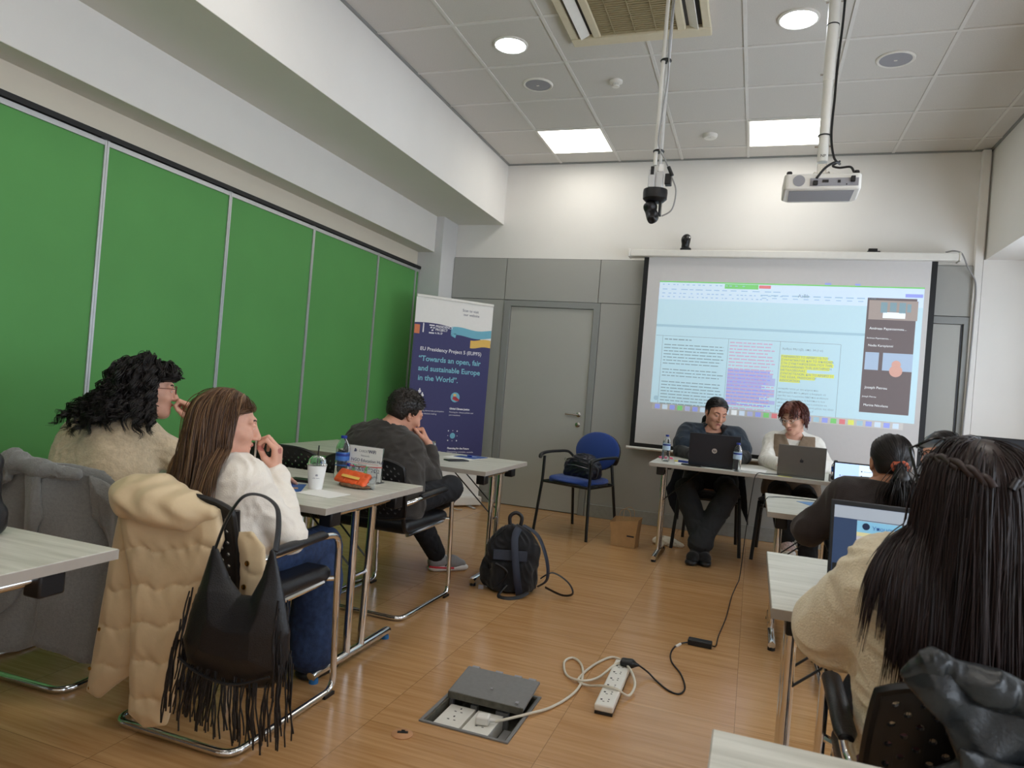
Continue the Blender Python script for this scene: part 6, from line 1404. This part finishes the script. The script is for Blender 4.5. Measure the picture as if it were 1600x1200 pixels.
# ---------------------------------------------------------------- coats and bag on the chairs
# cream puffer coat on the brown haired woman's chair
mat('puffer_cream', (204, 182, 146), .45, noise=.05, nscale=12, bump=.15, bscale=60, sheen=.1)
e = empty('puffer_coat', (-1.70, 1.66, 0), 0, 'cream quilted puffer coat hung over the back of the brown haired woman\'s chair', 'coat')
def quilt(step, z0, x0=0, sl=.12, deep=.7): 
    def f(x, z, i):
        q = (z-z0+sl*(x-x0)+.008*np.sin(x*26)+.006*np.sin(x*61+z*9))/step; w = np.abs(np.sin(q*PI)); w = (1-deep)+deep*np.clip(w, 0, 1)**.4
        wr = 1+.10*np.sin(x*120+np.sin(z*40)*2.5)*np.exp(-((w-.7)/.2)**2)+.02*np.sin(x*25+z*60)
        return w*wr*np.sqrt(np.clip(i/.045, 0, 1))
    return f
qf = quilt(.112, .06, -.0, -.16, .42)
V, F = pillow([(-.14, .775), (.235, .77), (.26, .68), (.22, .56), (.165, .45), (.14, .33), (.125, .2), (.10, .095), (.03, .075), (-.03, .11), (-.045, .33), (-.06, .5), (-.10, .64)], lambda x, z: -.005+.02*np.sin(x*7+.6), lambda x, z, i: .030*qf(x, z, i)+.003, .005, -.09, .09)
np_obj('coat_back', V, F, 'puffer_cream', e)
qf2 = quilt(.12, .10, -.0, .05, .42)
V, F = pillow([(-.125, .80), (-.085, .70), (-.045, .5), (-.028, .33), (-.055, .22), (-.13, .16), (-.19, .105), (-.24, .12), (-.225, .25), (-.205, .42), (-.185, .6), (-.165, .74)], lambda x, z: .035+.05*(x+.12)+.0*z, lambda x, z, i: .024*qf2(x, z, i)+.003, .005, -.06, .12)
np_obj('coat_front', V, F, 'puffer_cream', e)
S = SDF(); S.chain([(-.135, -.01, .765), (-.06, -.025, .768), (.04, -.025, .757), (.13, -.015, .752), (.215, .0, .755)], [.028, .050, .054, .044, .022], k=.05); S.chain([(-.10, .01, .79), (.0, .02, .79), (.12, .02, .775)], [.03, .04, .025], k=.05); S.cone((-.10, -.01, .78), (-.165, .01, .755), .025, .014)
V, F = S.mesh(.005, disp=lambda P: .0025*np.sin(P[:, 0]*70+np.sin(P[:, 2]*50)*2)+.002*np.sin(P[:, 2]*90+P[:, 0]*30)-.001); np_obj('hood', V, F, 'puffer_cream', e)
qf3 = quilt(.10, .30, 0, .3)
V, F = pillow([(.27, .70), (.325, .71), (.375, .67), (.385, .60), (.36, .52), (.33, .47), (.30, .50), (.30, .57), (.29, .64)], lambda x, z: .05+0*x, lambda x, z, i: .018*qf3(x, z, i)+.003, .005, -.06, .12)
np_obj('coat_lapel', V, F, 'puffer_cream', e)
g = MB()
for x, z in ((.335, .62), (.33, .55)): g.lathe([(.008, 0), (.008, .003), (.001, .004)], (x, .03-.0, z), n=14, axis=(0,-1,0))
for x, z in ((-.195, .33), (-.222, .20), (-.215, .14)): g.lathe([(.006, 0), (.006, .003), (.001, .004)], (x, .015, z), n=14, axis=(0,-1,0))
g.build('snap_buttons', 'gold', e)
# black fringed shoulder bag
e = empty('fringed_bag', (-1.352, 1.60, .015), 0, 'black fringed leather shoulder bag hanging from the brown haired woman\'s chair', 'handbag')
V, F = pillow([(-.062, .668), (-.045, .66), (.0, .585), (.045, .545), (.085, .55), (.115, .61), (.135, .69), (.148, .68), (.185, .57), (.215, .47), (.215, .36), (.17, .315), (.08, .295), (-.04, .30), (-.11, .32), (-.135, .39), (-.12, .47), (-.09, .56)], lambda x, z: 0*x, lambda x, z, i: .004+.045*np.clip(i/.09, 0, 1)**.6*np.clip((.70-z)/.15, .2, 1), .0045, -.08, .08)
np_obj('bag_body', V, F, 'black_leather', e)
MB().tube(smooth_path([(-.054, 0, .66), (-.04, .02, .74), (-.015, .05, .805), (.02, .085, .81), (.075, .085, .785), (.115, .05, .74), (.142, .01, .68)], 8), .010, n=8, flat=.35).build('strap', 'black_leather', e)
rg = np.random.default_rng(2); pl = []
for sx, x0_, z0_, x1_, z1_, n_ in ((0, -.10, .55, -.145, .36, 26), (0, .185, .56, .22, .38, 26), (1, -.125, .34, .205, .335, 80)):
    for k_ in range(n_):
        t_ = rg.uniform(); x = x0_+(x1_-x0_)*t_; z = z0_+(z1_-z0_)*t_; L = rg.uniform(.17, .23) if sx == 0 else rg.uniform(.14, .195); yy = rg.choice([-.035, -.02, .0, .02]); sw = rg.normal()*.008+(-.02 if x < 0 else .012)
        pl.append([(x+sw*u+.003*math.sin(u*9+k_), yy-.006*math.sin(u*3), z-L*u) for u in np.linspace(0, 1, 7)])
V, F = tubes(np.array(pl), np.full((len(pl), 7), .0026), 4); np_obj('fringe', V, F, 'black_leather', e)
MB().tube(smooth_path([(-.12, -.035, .35), (-.03, -.046, .325), (.08, -.046, .32), (.19, -.035, .36)], 6), .004, n=6).build('seam', 'black_leather', e)
# grey wool coat over the curly haired woman's chair
mat('grey_wool', (108, 108, 104), .95, noise=.10, nscale=120, bump=.5, bscale=220, sheen=.3); mat('grey_wool_dark', (92, 92, 88), .95, noise=.12, nscale=120, bump=.5, bscale=220)
e = empty('wool_coat', (-2.42, 1.70, 0), 0, 'grey wool coat draped over the chair of the curly haired woman', 'coat')
fold = lambda x, z: .018*np.sin(x*24+z*5)*np.clip((.80-z)/.2, 0, 1)+.010*np.sin(x*47-z*11)*np.clip((.85-z)/.3, 0, 1)
fc_ = lambda x, z: -.045+.115*np.clip((x-.27)/.15, 0, 1)+fold(x, z)
V, F = pillow([(-.36, .80), (-.15, .81), (-.01, .835), (.055, .825), (.145, .85), (.22, .835), (.32, .83), (.395, .81), (.46, .73), (.515, .70), (.53, .60), (.52, .45), (.48, .30), (.43, .175), (.35, .185), (.27, .23), (.2, .20), (.07, .19), (-.15, .24), (-.30, .25), (-.38, .5)], fc_, lambda x, z, i: .009+.008*np.clip(i/.02, 0, 1), .006, -.14, .14)
np_obj('coat_body', V, F, 'grey_wool', e)
V, F = pillow([(.20, .80), (.27, .80), (.29, .66), (.25, .52), (.20, .36), (.13, .30), (.09, .31), (.15, .46), (.20, .62)], lambda x, z: fc_(x, z)-.026, lambda x, z, i: .004+.010*np.clip(i/.02, 0, 1), .005, -.16, .12)
np_obj('belt_panel', V, F, 'grey_wool', e)
V, F = pillow([(.38, .80), (.45, .76), (.52, .70), (.565, .66), (.55, .56), (.50, .50), (.45, .54), (.40, .66)], lambda x, z: fc_(x, z)-.028, lambda x, z, i: .006+.022*np.clip(i/.03, 0, 1), .005, -.12, .12)
np_obj('sleeve', V, F, 'grey_wool', e)
S = SDF(); S.chain([(-.30, -.06, .78), (-.16, -.07, .775), (-.04, -.075, .80), (.06, -.07, .80), (.14, -.065, .825), (.25, -.06, .81), (.36, -.02, .80)], [.03, .035, .035, .03, .034, .026, .02], k=.03); S.chain([(-.20, -.085, .72), (-.06, -.095, .71), (.06, -.09, .735), (.14, -.08, .77)], [.016, .024, .02, .012], k=.02)
V, F = S.mesh(.006, disp=waves(95, .006, .06)); np_obj('collar', V, F, 'grey_wool', e)
# black leather jacket on the long haired woman's chair
e = empty('leather_jacket', (.44, 1.215, 0), 0, 'black leather jacket draped over the back of the long haired woman\'s chair', 'jacket')
fl = lambda x, z: .016*np.sin(x*30+z*12)+.010*np.sin(x*55-z*30)
V, F = pillow([(-.205, .815), (-.18, .865), (-.15, .845), (-.11, .832), (-.05, .825), (.06, .82), (.20, .80), (.27, .74), (.28, .45), (.12, .42), (-.08, .44), (-.17, .50), (-.185, .62), (-.165, .69), (-.13, .72), (-.15, .765)], lambda x, z: -.045+fl(x, z)*.7, lambda x, z, i: .006+.016*np.clip(i/.03, 0, 1), .0045, -.12, .06)
np_obj('jacket_body', V, F, 'leather_jacket', e)
V, F = pillow([(-.14, .755), (-.09, .745), (.0, .74), (.12, .73), (.20, .70), (.20, .48), (.05, .46), (-.08, .50), (-.12, .64)], lambda x, z: -.082+fl(x*1.3, z)*.6, lambda x, z, i: .004+.016*np.clip(i/.03, 0, 1), .0045, -.16, -.02)
np_obj('sleeve', V, F, 'leather_jacket', e)
S = SDF(); S.chain([(-.20, -.045, .825), (-.17, -.05, .85), (-.10, -.055, .83), (.02, -.055, .815), (.16, -.05, .80)], [.008, .014, .022, .024, .02], k=.03); V, F = S.mesh(.004, disp=waves(96, .004, .04)); np_obj('collar', V, F, 'leather_jacket', e)
e = empty('red_scarf', (.30, 1.34, 0), 0, 'dark red scarf end hanging beside the long haired woman\'s chair', 'scarf')
S = SDF(); S.chain([(.0, .04, .66), (-.06, .02, .57), (-.10, -.02, .48), (-.12, -.03, .40)], [.02, .035, .04, .03], k=.03); V, F = S.mesh(.006, disp=waves(97, .006, .04)); np_obj('scarf_cloth', V, F, mat('wine_cloth', (66, 30, 36), .9, noise=.15, bump=.4), e)

# ---------------------------------------------------------------- lettering as mesh, so that every piece is a plain mesh object
bpy.context.view_layer.update(); dg = bpy.context.evaluated_depsgraph_get()
for o in [o for o in bpy.data.objects if o.type == 'FONT']:
    me = bpy.data.meshes.new_from_object(o.evaluated_get(dg)); n = bpy.data.objects.new('t', me); COL.objects.link(n)
    if not len(me.materials): me.materials.append(o.data.materials[0])
    n.parent = o.parent; n.matrix_local = o.matrix_local.copy(); nm = o.name; bpy.data.objects.remove(o); n.name = nm
